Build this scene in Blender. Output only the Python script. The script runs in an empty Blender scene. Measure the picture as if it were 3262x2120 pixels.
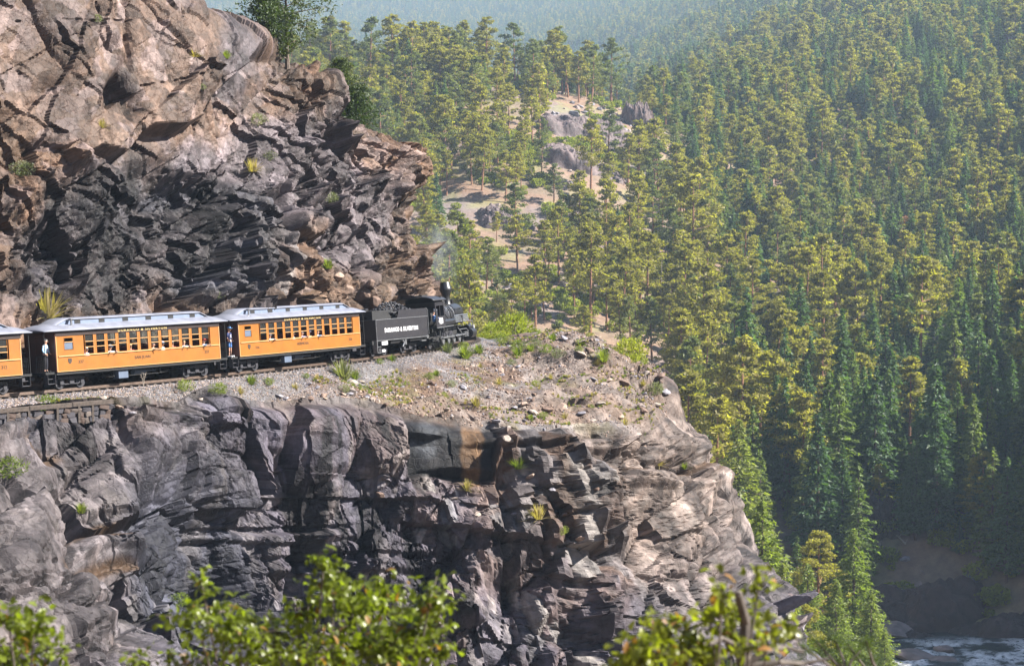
import bpy, bmesh, math, random
import numpy as np
from mathutils import Vector, Matrix

SC = bpy.context.scene
COL = SC.collection
R = math.radians
F = 5890.0
PITCH = math.atan(325.0 / F)

# ------------------------------------------------------------------ camera, world, sun
cam_d = bpy.data.cameras.new('camera')
cam = bpy.data.objects.new('camera', cam_d)
COL.objects.link(cam)
cam_d.lens = 65.0
cam_d.sensor_width = 36.0
cam_d.clip_start = 0.5
cam_d.clip_end = 16000
cam.location = (0, 0, 0)
cam.rotation_euler = (math.pi / 2 - PITCH, 0, 0)
cam_d.dof.use_dof = True
cam_d.dof.focus_distance = 122.0
cam_d.dof.aperture_fstop = 3.2
SC.camera = cam

SUN_DIR = Vector((0.76, -0.06, 0.64)).normalized()      # towards the sun
SUN_EL = math.asin(SUN_DIR.z)
SUN_AZ = math.atan2(SUN_DIR.x, SUN_DIR.y)              # clockwise from +Y
world = bpy.data.worlds.new("World")
SC.world = world
world.use_nodes = True
wn = world.node_tree
bg = wn.nodes.get('Background')
sky = wn.nodes.new('ShaderNodeTexSky')
sky.sky_type = 'NISHITA'
sky.sun_disc = False
sky.sun_elevation = SUN_EL
sky.sun_rotation = SUN_AZ
sky.altitude = 2000
sky.dust_density = 0.6
wn.links.new(sky.outputs[0], bg.inputs[0])
bg.inputs[1].default_value = 0.055

sun_d = bpy.data.lights.new('sun', 'SUN')
sun_d.energy = 5.0
sun_d.angle = R(0.53)
sun_d.color = (1.0, 0.94, 0.85)
sun = bpy.data.objects.new('sun', sun_d)
COL.objects.link(sun)
sun.rotation_euler = (-SUN_DIR).to_track_quat('-Z', 'Y').to_euler()

SC.view_settings.view_transform = 'Standard'
SC.view_settings.look = 'None'
SC.view_settings.gamma = 1.0
SC.view_settings.exposure = 2.0
SC.render.engine = 'CYCLES'
SC.cycles.max_bounces = 5
SC.cycles.diffuse_bounces = 3
SC.cycles.glossy_bounces = 2
SC.cycles.transmission_bounces = 4
SC.cycles.transparent_max_bounces = 8
SC.cycles.volume_bounces = 0
SC.cycles.use_denoising = True
SC.cycles.sample_clamp_indirect = 4.0

# ------------------------------------------------------------------ helpers
def at(x, y, Y):
    """point of the place seen at photo pixel (x, y), Y metres ahead of the camera"""
    u = 1060.0 - y
    dy = math.cos(PITCH) * F + math.sin(PITCH) * u
    dz = -math.sin(PITCH) * F + math.cos(PITCH) * u
    return Vector(((x - 1631.0) / dy * Y, Y, dz / dy * Y))

def direction(x, y):
    return at(x, y, 1.0).normalized()

def proj(P):
    """numpy (n,3) -> photo pixel x, y"""
    c, s = math.cos(PITCH), math.sin(PITCH)
    f = P[:, 1] * c - P[:, 2] * s
    up = P[:, 1] * s + P[:, 2] * c
    f = np.maximum(f, 0.1)
    return 1631 + P[:, 0] / f * F, 1060 - up / f * F

def tag(o, label=None, cat=None, group=None, kind=None):
    if label: o['label'] = label
    if cat: o['category'] = cat
    if group: o['group'] = group
    if kind: o['kind'] = kind
    return o

def empty(name, loc=(0, 0, 0), label=None, cat=None, group=None, mat=None):
    o = bpy.data.objects.new(name, None)
    o.empty_display_size = 0.3
    COL.objects.link(o)
    if mat is not None: o.matrix_world = mat
    else: o.location = loc
    return tag(o, label, cat, group)

def link(name, me, parent=None, loc=None):
    o = bpy.data.objects.new(name, me)
    COL.objects.link(o)
    if parent: o.parent = parent
    if loc is not None: o.location = loc
    return o

def np_mesh(name, V, faces, mat=None, smooth=False, cols=None, fcols=None):
    """V (n,3); faces (m,k) int array"""
    me = bpy.data.meshes.new(name)
    V = np.asarray(V, dtype=np.float32); faces = np.asarray(faces, dtype=np.int32)
    n, (m, k) = len(V), faces.shape
    me.vertices.add(n); me.vertices.foreach_set('co', V.ravel())
    me.loops.add(m * k); me.loops.foreach_set('vertex_index', faces.ravel())
    me.polygons.add(m)
    me.polygons.foreach_set('loop_start', np.arange(0, m * k, k, dtype=np.int32))
    me.polygons.foreach_set('loop_total', np.full(m, k, dtype=np.int32))
    me.polygons.foreach_set('use_smooth', np.full(m, smooth))
    me.update(calc_edges=True)
    if cols is not None:
        a = me.color_attributes.new('tint', 'FLOAT_COLOR', 'POINT')
        c = np.ones((n, 4), dtype=np.float32); c[:, :cols.shape[1]] = cols
        a.data.foreach_set('color', c.ravel())
    if mat: me.materials.append(mat)
    return me

class MB:
    """collects shapes into one mesh"""
    def __init__(self): self.bm = bmesh.new()
    def box(self, x0, x1, y0, y1, z0, z1, m=None, bevel=0):
        r = bmesh.ops.create_cube(self.bm, size=1)
        vs = r['verts']
        for v in vs:
            v.co = Vector(((x0 + x1) / 2 + v.co.x * (x1 - x0), (y0 + y1) / 2 + v.co.y * (y1 - y0), (z0 + z1) / 2 + v.co.z * (z1 - z0)))
        if m is not None: bmesh.ops.transform(self.bm, matrix=m, verts=vs)
        if bevel:
            es = list({e for v in vs for e in v.link_edges})
            bmesh.ops.bevel(self.bm, geom=es, offset=bevel, segments=2, affect='EDGES', profile=0.5)
        return self
    def cyl(self, a, b, r, r2=None, n=16, caps=True):
        a = Vector(a); b = Vector(b); d = b - a
        r2 = r if r2 is None else r2
        q = d.to_track_quat('Z', 'Y').to_matrix().to_4x4()
        m = Matrix.Translation((a + b) / 2) @ q
        bmesh.ops.create_cone(self.bm, cap_ends=caps, segments=n, radius1=r, radius2=r2, depth=d.length, matrix=m)
        return self
    def tube(self, pts, r, n=6):
        for a, b in zip(pts[:-1], pts[1:]): self.cyl(a, b, r, n=n)
        return self
    def lathe(self, prof, org=(0, 0, 0), axis='Z', n=24):
        """prof: list of (radius, height)"""
        org = Vector(org); rings = []
        for r, h in prof:
            ring = []
            for i in range(n):
                t = 2 * math.pi * i / n
                a, b = r * math.cos(t), r * math.sin(t)
                p = {'Z': (a, b, h), 'X': (h, a, b), 'Y': (a, h, b)}[axis]
                ring.append(self.bm.verts.new(org + Vector(p)))
            rings.append(ring)
        for q, s in zip(rings[:-1], rings[1:]):
            for i in range(n):
                self.bm.faces.new((q[i], q[(i + 1) % n], s[(i + 1) % n], s[i]))
        for ring in (rings[0], rings[-1]):
            try: self.bm.faces.new(ring)
            except ValueError: pass
        return self
    def ball(self, c, r, sub=2, scale=(1, 1, 1)):
        m = Matrix.Translation(c) @ Matrix.Diagonal((*[r * s for s in scale], 1))
        bmesh.ops.create_icosphere(self.bm, subdivisions=sub, radius=1, matrix=m)
        return self
    def prism(self, pts, y0, y1):
        """polygon pts in xz, extruded along y"""
        a = [self.bm.verts.new((x, y0, z)) for x, z in pts]
        b = [self.bm.verts.new((x, y1, z)) for x, z in pts]
        self.bm.faces.new(a); self.bm.faces.new(b[::-1])
        n = len(pts)
        for i in range(n): self.bm.faces.new((a[(i + 1) % n], a[i], b[i], b[(i + 1) % n]))
        return self
    def mesh(self, name, mat, smooth=False):
        bmesh.ops.recalc_face_normals(self.bm, faces=self.bm.faces)
        me = bpy.data.meshes.new(name)
        self.bm.to_mesh(me); self.bm.free()
        if mat: me.materials.append(mat)
        if smooth:
            me.polygons.foreach_set('use_smooth', [True] * len(me.polygons))
            try: me.set_sharp_from_angle(angle=R(40))
            except Exception: pass
        return me
    def build(self, name, mat, parent=None, smooth=False, loc=None):
        return link(name, self.mesh(name, mat, smooth), parent, loc)

def copy_tree(o, parent=None):
    c = o.copy(); COL.objects.link(c)
    if parent is not None:
        c.parent = parent
    for ch in o.children: copy_tree(ch, c)
    return c

# ------------------------------------------------------------------ numpy noise
def _hash(ix, iy, iz, seed):
    h = (ix.astype(np.int64) * 73856093) ^ (iy.astype(np.int64) * 19349663) ^ (iz.astype(np.int64) * 83492791) ^ (seed * 2654435761)
    h &= 0xffffffff
    h = ((h >> 16) ^ h) * 0x45d9f3b & 0xffffffff
    h = ((h >> 16) ^ h) * 0x45d9f3b & 0xffffffff
    return (h >> 16) ^ h

def _u(h, k):
    return (((h * (2 * k + 1) * 2654435761) >> 13) & 0xffff).astype(np.float32) / 65535.0

def vnoise(P, scale, seed=0):
    Q = P / scale
    I = np.floor(Q).astype(np.int64); f = (Q - I).astype(np.float32)
    f = f * f * (3 - 2 * f)
    out = np.zeros(len(P), dtype=np.float32)
    for dx in (0, 1):
        for dy in (0, 1):
            for dz in (0, 1):
                w = (f[:, 0] if dx else 1 - f[:, 0]) * (f[:, 1] if dy else 1 - f[:, 1]) * (f[:, 2] if dz else 1 - f[:, 2])
                out += w * _u(_hash(I[:, 0] + dx, I[:, 1] + dy, I[:, 2] + dz, seed), 1)
    return out * 2 - 1

def fbm(P, scale, octv=4, seed=0):
    o = np.zeros(len(P), dtype=np.float32); a = 1.0; t = 0
    for i in range(octv):
        o += a * vnoise(P, scale / 2 ** i, seed + i * 17); t += a; a *= 0.5
    return o / t

def worley(P, size, seed, cheb=0.0, rot=None):
    """returns (random value of the cell, facet offset in -.5...5, F2-F1, second random)"""
    Q = P @ rot.T if rot is not None else P
    Q = (Q / np.asarray(size)).astype(np.float32)
    I = np.floor(Q - 0.5).astype(np.int64)
    n = len(P)
    b1 = np.full(n, 9.0, np.float32); b2 = np.full(n, 9.0, np.float32)
    hh = np.zeros(n, np.int64); D = np.zeros((n, 3), np.float32)
    for dx in (0, 1):
        for dy in (0, 1):
            for dz in (0, 1):
                cx, cy, cz = I[:, 0] + dx, I[:, 1] + dy, I[:, 2] + dz
                h = _hash(cx, cy, cz, seed)
                d = np.stack([Q[:, 0] - cx - 0.5 - (_u(h, 3) - .5) * .9, Q[:, 1] - cy - 0.5 - (_u(h, 4) - .5) * .9, Q[:, 2] - cz - 0.5 - (_u(h, 5) - .5) * .9], 1)
                e = np.sqrt((d * d).sum(1))
                if cheb: e = e * (1 - cheb) + np.abs(d).max(1) * cheb
                near = e < b1
                b2 = np.where(near, b1, np.minimum(b2, e))
                b1 = np.where(near, e, b1)
                hh = np.where(near, h, hh)
                D = np.where(near[:, None], d, D)
    g = np.stack([_u(hh, 7) - .5, _u(hh, 8) - .5, _u(hh, 9) - .5], 1) * 2
    return _u(hh, 11), (g * D).sum(1), b2 - b1, _u(hh, 12)

def blocks(P, size, seed, A=1.0, B=1.0, S=2.2, flat=.28, rot=None):
    """jointed rock: convex flat-faced blocks meeting in creases.
    returns (height in cell units, random of the block, crease width, second random)"""
    Q = P @ rot.T if rot is not None else P
    Q = (Q / np.asarray(size)).astype(np.float32)
    I = np.floor(Q - 0.5).astype(np.int64)
    n = len(P)
    b1 = np.full(n, -9.0, np.float32); b2 = np.full(n, -9.0, np.float32)
    hh = np.zeros(n, np.int64)
    for dx in (0, 1):
        for dy in (0, 1):
            for dz in (0, 1):
                cx, cy, cz = I[:, 0] + dx, I[:, 1] + dy, I[:, 2] + dz
                h = _hash(cx, cy, cz, seed)
                d0 = Q[:, 0] - cx - 0.5 - (_u(h, 3) - .5) * .8
                d1 = Q[:, 1] - cy - 0.5 - (_u(h, 4) - .5) * .8
                d2 = Q[:, 2] - cz - 0.5 - (_u(h, 5) - .5) * .8
                # each block has its own slightly turned axes
                t = (_u(h, 6) - .5) * 1.1
                q0 = d0 + t * d2; q2 = d2 - t * d0
                e = np.maximum(np.maximum(np.abs(q0), np.abs(d1)), np.abs(q2)) * .8 + .2 * np.sqrt(d0 * d0 + d1 * d1 + d2 * d2)
                v = A * (_u(h, 11) - .5) + B * ((_u(h, 7) - .5) * d0 + (_u(h, 8) - .5) * d1 + (_u(h, 9) - .5) * d2) * 2 - S * np.maximum(e - flat, 0)
                near = v > b1
                b2 = np.where(near, b1, np.maximum(b2, v))
                b1 = np.where(near, v, b1)
                hh = np.where(near, h, hh)
    return b1, _u(hh, 13), b1 - b2, _u(hh, 12)

def joints(P, nrm, L, seed, warp=.05):
    """index and edge distance of parallel fracture planes with uneven spacing"""
    n = np.array(nrm, dtype=np.float64); n /= np.linalg.norm(n)
    s = (P @ n) / L + warp * vnoise(P, 3.5 * L, seed)
    s = s + .38 * np.sin(s * 2.3 + seed) * .9
    k = np.floor(s); return k.astype(np.int64), s - k

def sstep(a, b, x):
    t = np.clip((x - a) / (b - a), 0, 1)
    return t * t * (3 - 2 * t)

def blob(px, py, cx, cy, rx, ry, rot=0.0, soft=0.35):
    c, s = math.cos(R(rot)), math.sin(R(rot))
    dx, dy = px - cx, py - cy
    a, b = (dx * c + dy * s) / rx, (-dx * s + dy * c) / ry
    r = np.sqrt(a * a + b * b)
    return 1 - sstep(1 - soft, 1 + soft, r)

def rect(px, py, x0, x1, y0, y1, s=10):
    return sstep(x0 - s, x0 + s, px) * sstep(x1 + s, x1 - s, px) * sstep(y0 - s, y0 + s, py) * sstep(y1 + s, y1 - s, py)

def rotm(ax, ay, az):
    return np.array((Matrix.Rotation(R(ax), 3, 'X') @ Matrix.Rotation(R(ay), 3, 'Y') @ Matrix.Rotation(R(az), 3, 'Z')), dtype=np.float32)

# ------------------------------------------------------------------ materials
def new_mat(name):
    m = bpy.data.materials.new(name); m.use_nodes = True
    nt = m.node_tree
    return m, nt, nt.nodes['Principled BSDF']

def N(nt, t, **kw):
    n = nt.nodes.new(t)
    for k, v in kw.items():
        if k in n.inputs: n.inputs[k].default_value = v
        else: setattr(n, k, v)
    return n

def paint(name, col, rough=0.5, metal=0.0, var=0.12, scale=3.0, spec=0.5, bump=0.0, dirt=0.0):
    """painted or plain surface with slight mottling and grime"""
    m, nt, b = new_mat(name)
    tc = N(nt, 'ShaderNodeTexCoord')
    no = N(nt, 'ShaderNodeTexNoise', Scale=scale, Detail=5.0)
    nt.links.new(tc.outputs['Object'], no.inputs['Vector'])
    mr = N(nt, 'ShaderNodeMapRange')
    mr.inputs['From Min'].default_value = 0.3; mr.inputs['From Max'].default_value = 0.7
    mr.inputs['To Min'].default_value = 1 - var; mr.inputs['To Max'].default_value = 1 + var
    nt.links.new(no.outputs['Fac'], mr.inputs['Value'])
    mx = N(nt, 'ShaderNodeMix', data_type='RGBA', blend_type='MULTIPLY')
    mx.inputs['Factor'].default_value = 1.0
    mx.inputs['A'].default_value = (*col, 1)
    nt.links.new(mr.outputs['Result'], mx.inputs['B'])
    out = mx.outputs['Result']
    if dirt:
        n2 = N(nt, 'ShaderNodeTexNoise', Scale=scale * 4, Detail=8.0, Roughness=0.7)
        nt.links.new(tc.outputs['Object'], n2.inputs['Vector'])
        r2 = N(nt, 'ShaderNodeMapRange')
        r2.inputs['From Min'].default_value = 0.5; r2.inputs['From Max'].default_value = 0.75
        r2.inputs['To Max'].default_value = dirt
        nt.links.new(n2.outputs['Fac'], r2.inputs['Value'])
        m2 = N(nt, 'ShaderNodeMix', data_type='RGBA')
        nt.links.new(r2.outputs['Result'], m2.inputs['Factor'])
        nt.links.new(out, m2.inputs['A']); m2.inputs['B'].default_value = (0.1, 0.085, 0.07, 1)
        out = m2.outputs['Result']
    nt.links.new(out, b.inputs['Base Color'])
    b.inputs['Roughness'].default_value = rough
    b.inputs['Metallic'].default_value = metal
    b.inputs['Specular IOR Level'].default_value = spec
    if bump:
        bp = N(nt, 'ShaderNodeBump', Strength=bump, Distance=0.02)
        nt.links.new(no.outputs['Fac'], bp.inputs['Height']); nt.links.new(bp.outputs[0], b.inputs['Normal'])
    return m

def rock_mat(name, fine=1.0, bump=0.6, spec=0.35, rough=0.7):
    """rock whose colour comes from the mesh's own 'tint', with grain and fine relief"""
    m, nt, b = new_mat(name)
    at_ = N(nt, 'ShaderNodeAttribute', attribute_name='tint')
    ge = N(nt, 'ShaderNodeNewGeometry')
    n1 = N(nt, 'ShaderNodeTexNoise', Scale=2.2 * fine, Detail=8.0, Roughness=0.65)
    n2 = N(nt, 'ShaderNodeTexNoise', Scale=9.0 * fine, Detail=6.0, Roughness=0.7)
    for n in (n1, n2): nt.links.new(ge.outputs['Position'], n.inputs['Vector'])
    mr = N(nt, 'ShaderNodeMapRange')
    mr.inputs['From Min'].default_value = 0.25; mr.inputs['From Max'].default_value = 0.75
    mr.inputs['To Min'].default_value = 0.6; mr.inputs['To Max'].default_value = 1.4
    nt.links.new(n1.outputs['Fac'], mr.inputs['Value'])
    mx = N(nt, 'ShaderNodeMix', data_type='RGBA', blend_type='MULTIPLY'); mx.inputs['Factor'].default_value = 1
    nt.links.new(at_.outputs['Color'], mx.inputs['A']); nt.links.new(mr.outputs['Result'], mx.inputs['B'])
    nt.links.new(mx.outputs['Result'], b.inputs['Base Color'])
    b.inputs['Roughness'].default_value = rough
    b.inputs['Specular IOR Level'].default_value = spec
    b1 = N(nt, 'ShaderNodeBump', Strength=bump, Distance=0.12)
    nt.links.new(n1.outputs['Fac'], b1.inputs['Height'])
    b2 = N(nt, 'ShaderNodeBump', Strength=bump * .7, Distance=0.08)
    nt.links.new(n2.outputs['Fac'], b2.inputs['Height']); nt.links.new(b1.outputs[0], b2.inputs['Normal'])
    n3 = N(nt, 'ShaderNodeTexNoise', Scale=26.0 * fine, Detail=4.0, Roughness=0.7)
    vo = N(nt, 'ShaderNodeTexVoronoi', feature='DISTANCE_TO_EDGE', Scale=1.5 * fine)
    wv = N(nt, 'ShaderNodeVectorMath', operation='MULTIPLY_ADD'); wv.inputs[1].default_value = (.5, .5, .5)
    nt.links.new(n1.outputs['Color'], wv.inputs[0]); nt.links.new(ge.outputs['Position'], wv.inputs[2])
    nt.links.new(ge.outputs['Position'], n3.inputs['Vector']); nt.links.new(wv.outputs[0], vo.inputs['Vector'])
    cr = N(nt, 'ShaderNodeMapRange'); cr.inputs['From Max'].default_value = 0.05
    nt.links.new(vo.outputs['Distance'], cr.inputs['Value'])
    b3 = N(nt, 'ShaderNodeBump', Strength=bump * .8, Distance=0.12)
    nt.links.new(cr.outputs['Result'], b3.inputs['Height']); nt.links.new(b2.outputs[0], b3.inputs['Normal'])
    b4 = N(nt, 'ShaderNodeBump', Strength=bump, Distance=0.04)
    nt.links.new(n3.outputs['Fac'], b4.inputs['Height']); nt.links.new(b3.outputs[0], b4.inputs['Normal'])
    nt.links.new(b4.outputs[0], b.inputs['Normal'])
    return m

def leaf_mat(name, col, col2, trans=0.45, gloss=0.25, var=0.35):
    m, nt, b = new_mat(name)
    oi = N(nt, 'ShaderNodeObjectInfo')
    ge = N(nt, 'ShaderNodeNewGeometry')
    mx = N(nt, 'ShaderNodeMix', data_type='RGBA')
    mx.inputs['A'].default_value = (*col, 1); mx.inputs['B'].default_value = (*col2, 1)
    nt.links.new(oi.outputs['Random'], mx.inputs['Factor'])
    mr = N(nt, 'ShaderNodeMapRange')
    mr.inputs['To Min'].default_value = 1 - var; mr.inputs['To Max'].default_value = 1 + var
    nt.links.new(ge.outputs['Random Per Island'], mr.inputs['Value'])
    mu = N(nt, 'ShaderNodeMix', data_type='RGBA', blend_type='MULTIPLY'); mu.inputs['Factor'].default_value = 1
    nt.links.new(mx.outputs['Result'], mu.inputs['A']); nt.links.new(mr.outputs['Result'], mu.inputs['B'])
    b.inputs['Roughness'].default_value = 0.5
    b.inputs['Specular IOR Level'].default_value = gloss
    nt.links.new(mu.outputs['Result'], b.inputs['Base Color'])
    tr = N(nt, 'ShaderNodeBsdfTranslucent')
    warm = N(nt, 'ShaderNodeMix', data_type='RGBA', blend_type='MULTIPLY'); warm.inputs['Factor'].default_value = 1
    nt.links.new(mu.outputs['Result'], warm.inputs['A']); warm.inputs['B'].default_value = (1.55, 1.7, 0.5, 1)
    nt.links.new(warm.outputs['Result'], tr.inputs['Color'])
    ms = N(nt, 'ShaderNodeMixShader'); ms.inputs[0].default_value = trans
    out = nt.nodes['Material Output']
    nt.links.new(b.outputs[0], ms.inputs[1]); nt.links.new(tr.outputs[0], ms.inputs[2])
    nt.links.new(ms.outputs[0], out.inputs['Surface'])
    return m
# ------------------------------------------------------------------ paths
def spline(pts, step):
    """Catmull-Rom through pts, resampled evenly"""
    P = np.array(pts, dtype=np.float64)
    Q = np.vstack([2 * P[0] - P[1], P, 2 * P[-1] - P[-2]])
    out = []
    for i in range(1, len(Q) - 2):
        t = np.linspace(0, 1, 40, endpoint=False)[:, None]
        a, b, c, d = Q[i - 1], Q[i], Q[i + 1], Q[i + 2]
        out.append(.5 * ((2 * b) + (-a + c) * t + (2 * a - 5 * b + 4 * c - d) * t ** 2 + (-a + 3 * b - 3 * c + d) * t ** 3))
    out.append(P[-1:])
    C = np.vstack(out)
    s = np.concatenate([[0], np.cumsum(np.linalg.norm(np.diff(C, axis=0), axis=1))])
    steps = step if np.ndim(step) else np.arange(0, s[-1], step)
    return np.stack([np.interp(steps, s, C[:, k]) for k in range(C.shape[1])], 1), steps, s[-1]

def normals2d(C, smooth=0):
    """unit normal to the right of the path"""
    T = np.gradient(C[:, :2], axis=0)
    if smooth:
        k = np.ones(smooth) / smooth
        T = np.stack([np.convolve(np.pad(T[:, i], smooth // 2, mode='edge'), k, 'valid')[:len(C)] for i in (0, 1)], 1)
    T /= np.linalg.norm(T, axis=1)[:, None]
    return np.stack([T[:, 1], -T[:, 0]], 1)

def tps(pts, vals, smooth=0.0):
    P = np.array(pts, dtype=np.float64) / 100.0; n = len(P)
    def K(A, B):
        d2 = ((A[:, None, :] - B[None, :, :]) ** 2).sum(-1)
        return 0.5 * d2 * np.log(d2 + 1e-12)
    A = np.zeros((n + 3, n + 3))
    A[:n, :n] = K(P, P) + np.eye(n) * smooth
    A[:n, n:] = np.hstack([np.ones((n, 1)), P]); A[n:, :n] = A[:n, n:].T
    w = np.linalg.solve(A, np.concatenate([vals, [0, 0, 0]]))
    def f(X, Y):
        sh = X.shape
        Q = np.stack([np.ravel(X), np.ravel(Y)], 1) / 100.0
        o = np.empty(len(Q))
        for i in range(0, len(Q), 40000):
            q = Q[i:i + 40000]
            o[i:i + 40000] = K(q, P) @ w[:n] + w[n] + q @ w[n + 1:]
        return o.reshape(sh)
    return f

RAIL_Z = -8.7
TRACK = [(-62, 50), (-48, 69.5), (-34.6, 88.9), (-27.1, 98.9), (-20.2, 109), (-14.5, 118.8), (-9.4, 128.8), (-6.0, 138.5), (-3.9, 146), (-3.6, 152), (-5.4, 160), (-10, 168), (-18, 176)]
TR, TR_S, TR_L = spline(TRACK, 0.6)

# ------------------------------------------------------------------ ground of the whole valley
G = []
def g_img(x, y, d): p = at(x, y, d); G.append((p.x, p.y, p.z))
# ridge with the rocky knoll, left and centre
for x, y, d in [(1000, 272, 760), (1200, 265, 740), (1480, 238, 730), (1750, 285, 735), (1950, 345, 745), (2130, 395, 770),
                (1000, 430, 640), (1200, 420, 640), (1500, 400, 640), (1800, 420, 650), (2000, 450, 660),
                (1200, 620, 560), (1500, 600, 570), (1850, 620, 575), (2100, 640, 600),
                (1300, 800, 490), (1500, 810, 500), (1800, 820, 510), (2100, 860, 530),
                (1500, 1000, 430), (1800, 1020, 440), (2100, 1060, 455),
                (2150, 1300, 400), (2350, 1300, 405), (2300, 1500, 355), (2480, 1700, 320), (2560, 1900, 298),
                # right forest slope
                (2900, 2045, 296), (2750, 1960, 300), (3150, 2010, 300), (2900, 1800, 312), (3200, 1780, 308), (2620, 1600, 335), (2900, 1500, 368), (3200, 1500, 360),
                (2550, 1200, 445), (2900, 1200, 440), (3250, 1200, 430), (2400, 1000, 510), (2700, 900, 560), (3000, 900, 550), (3262, 900, 540),
                (2350, 700, 640), (2650, 620, 680), (2950, 600, 680), (3262, 560, 680), (2350, 480, 740), (2600, 380, 800), (2950, 330, 830), (3262, 260, 850),
                (2330, 330, 900), (2600, 200, 980), (2950, 130, 1030), (3262, 60, 1050), (2700, 30, 1250), (3000, -60, 1300), (3262, -150, 1350),
                (2250, 230, 1450), (2300, 60, 1850), (2450, -80, 2300), (3100, -200, 2000),
                # far blue mountain
                (1000, 205, 2500), (1300, 215, 2450), (1600, 240, 2250), (1900, 270, 1950), (1000, 60, 3300), (1300, 60, 3250), (1700, 70, 3000), (2050, 60, 2500),
                (1000, -60, 4000), (1500, -80, 4000), (2000, -120, 3600), (600, -60, 4000), (0, -100, 4000), (600, 100, 2900), (0, 150, 2900), (2600, -160, 2900)]:
    g_img(x, y, d)
# behind the knoll ridge
G += [(-70, 850, 48), (0, 860, 46), (60, 880, 50), (-60, 1100, 40), (20, 1100, 42), (-80, 1400, 90), (60, 1350, 95)]
# valley floor, near banks, the camera's own hillside
G += [(0, 200, -62), (40, 220, -66), (-30, 60, -56), (0, 60, -56), (40, 80, -58), (60, 150, -62), (100, 230, -58), (-60, 40, -50), (60, 30, -40), (30, 130, -62),
      (0, 0, -2.4), (-40, 0, -6), (40, 0, -4), (0, 10, -4.8), (-7, 10, -4.8), (7, 10, -4.8), (0, 15, -8.5), (-10, 14, -8), (10, 14, -8), (0, 26, -22), (0, -60, 20), (-60, -60, 20), (60, -60, 25), (120, 60, 0), (160, 150, 10), (150, 240, 5), (135, 300, 2), (170, 380, 22),  # includes an unseen hill at right, shaped to shade the lower slope
      (230, 480, 55), (330, 650, 140), (400, 850, 200), (500, 1100, 270), (700, 1500, 400), (260, 200, 60), (20, 170, -45), (5, 230, -60), (-10, 300, -50),
      # flank of the mountain the line is cut into
      (-60, 90, 20), (-50, 130, 8), (-40, 160, 2), (-100, 110, 60), (-110, 200, 80), (-60, 200, -10), (-25, 215, -45), (-60, 300, -10), (-160, 350, 60), (-110, 500, 20), (-160, 600, 70), (-230, 450, 90), (-200, 800, 130),
      (-100, 0, 40), (-300, 0, 160), (-400, 300, 240), (-500, 800, 300), (-700, 1500, 380), (-900, 3500, 520), (1400, 3000, 520), (900, 500, 330), (400, 0, 140), (1500, 4300, 620), (-1200, 4400, 560), (0, 4500, 560)]
_G = np.array(G)
_land = tps(_G[:, :2], _G[:, 2], 0.0005)
RIVER, _, _ = spline([(190, 205), (120, 240), (88, 268), (70, 284), (52, 290), (36, 280), (22, 262), (5, 250), (-30, 252), (-80, 262)], 3.0)
WATER_Z = -65.0
def land(X, Y):
    X = np.asarray(X, dtype=np.float64); Y = np.asarray(Y, dtype=np.float64)
    z = _land(X, Y)
    P = np.stack([X.ravel(), Y.ravel(), np.zeros(X.size)], 1)
    rough = fbm(P, 60, 4, 5) * np.clip((P[:, 1] - 150) / 300, 0, 1) * 5 + fbm(P, 14, 3, 9) * 1.1
    z = z + rough.reshape(z.shape)
    z = np.where(z > 400, 400 + 130 * np.tanh((z - 400) / 130), z)
    near = (P[:, 1] < 420)
    d = np.full(len(P), 999.0)
    if near.any():
        q = P[near, :2]
        dd = np.full(len(q), 999.0)
        for r in RIVER: dd = np.minimum(dd, np.hypot(q[:, 0] - r[0], q[:, 1] - r[1]))
        d[near] = dd
    d = d.reshape(z.shape)
    bed = WATER_Z - 2.2 + np.clip(d - 10, 0, 4) * 0.55
    bank = WATER_Z + 0.4 + (d - 14) * 0.45
    z = np.where(d < 14, bed, np.minimum(z, np.where(d < 40, bank + (d - 14) ** 2 * .02, 1e9)))
    z = np.where(d < 999, np.maximum(z, np.where(d < 14, -70, np.minimum(WATER_Z + (d - 14) * .12, -60))), z)
    # keep clear of the rock headland and the railway shelf
    return z

# ground colours: pink-brown soil, grey rock, dry grass
def build_land():
    xs = np.concatenate([np.arange(-1500, -300, 40), np.arange(-300, -130, 10), np.arange(-130, 240, 3.2), np.arange(240, 500, 12), np.arange(500, 1800, 45)])
    ys = np.concatenate([np.arange(-120, -12, 12), np.arange(-12, 60, 3), np.arange(60, 180, 10), np.arange(180, 860, 3.4), np.arange(860, 1500, 10), np.arange(1500, 4400, 30)])
    X, Y = np.meshgrid(xs, ys)
    Z = land(X, Y)
    P = np.stack([X.ravel(), Y.ravel(), Z.ravel()], 1)
    nx, ny = len(xs), len(ys)
    i = np.arange(nx * ny).reshape(ny, nx)
    F4 = np.stack([i[:-1, :-1], i[:-1, 1:], i[1:, 1:], i[1:, :-1]], -1).reshape(-1, 4)
    n = fbm(P, 22, 4, 31) ; n2 = fbm(P, 6, 3, 37)
    soil = np.array((0.18, 0.115, 0.08)); rock = np.array((0.14, 0.12, 0.118)); grass = np.array((0.17, 0.17, 0.06)); dark = np.array((0.13, .105, .075))
    c = soil * np.ones((len(P), 1))
    c = c + (rock - c) * sstep(.05, .3, n)[:, None] * .8
    c = c + (dark - c) * sstep(.0, .35, -n)[:, None] * .7
    c = c + (grass - c) * sstep(.1, .4, n2)[:, None] * .6
    far = sstep(1000, 2200, P[:, 1])[:, None]
    c = c + (np.array((.1, .1, .06)) - c) * far * .75
    return link('hillside', np_mesh('hillside', P, F4, rock_mat('hill_soil', fine=.25, bump=.5), True, c))
tag(build_land(), kind='structure')

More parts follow.
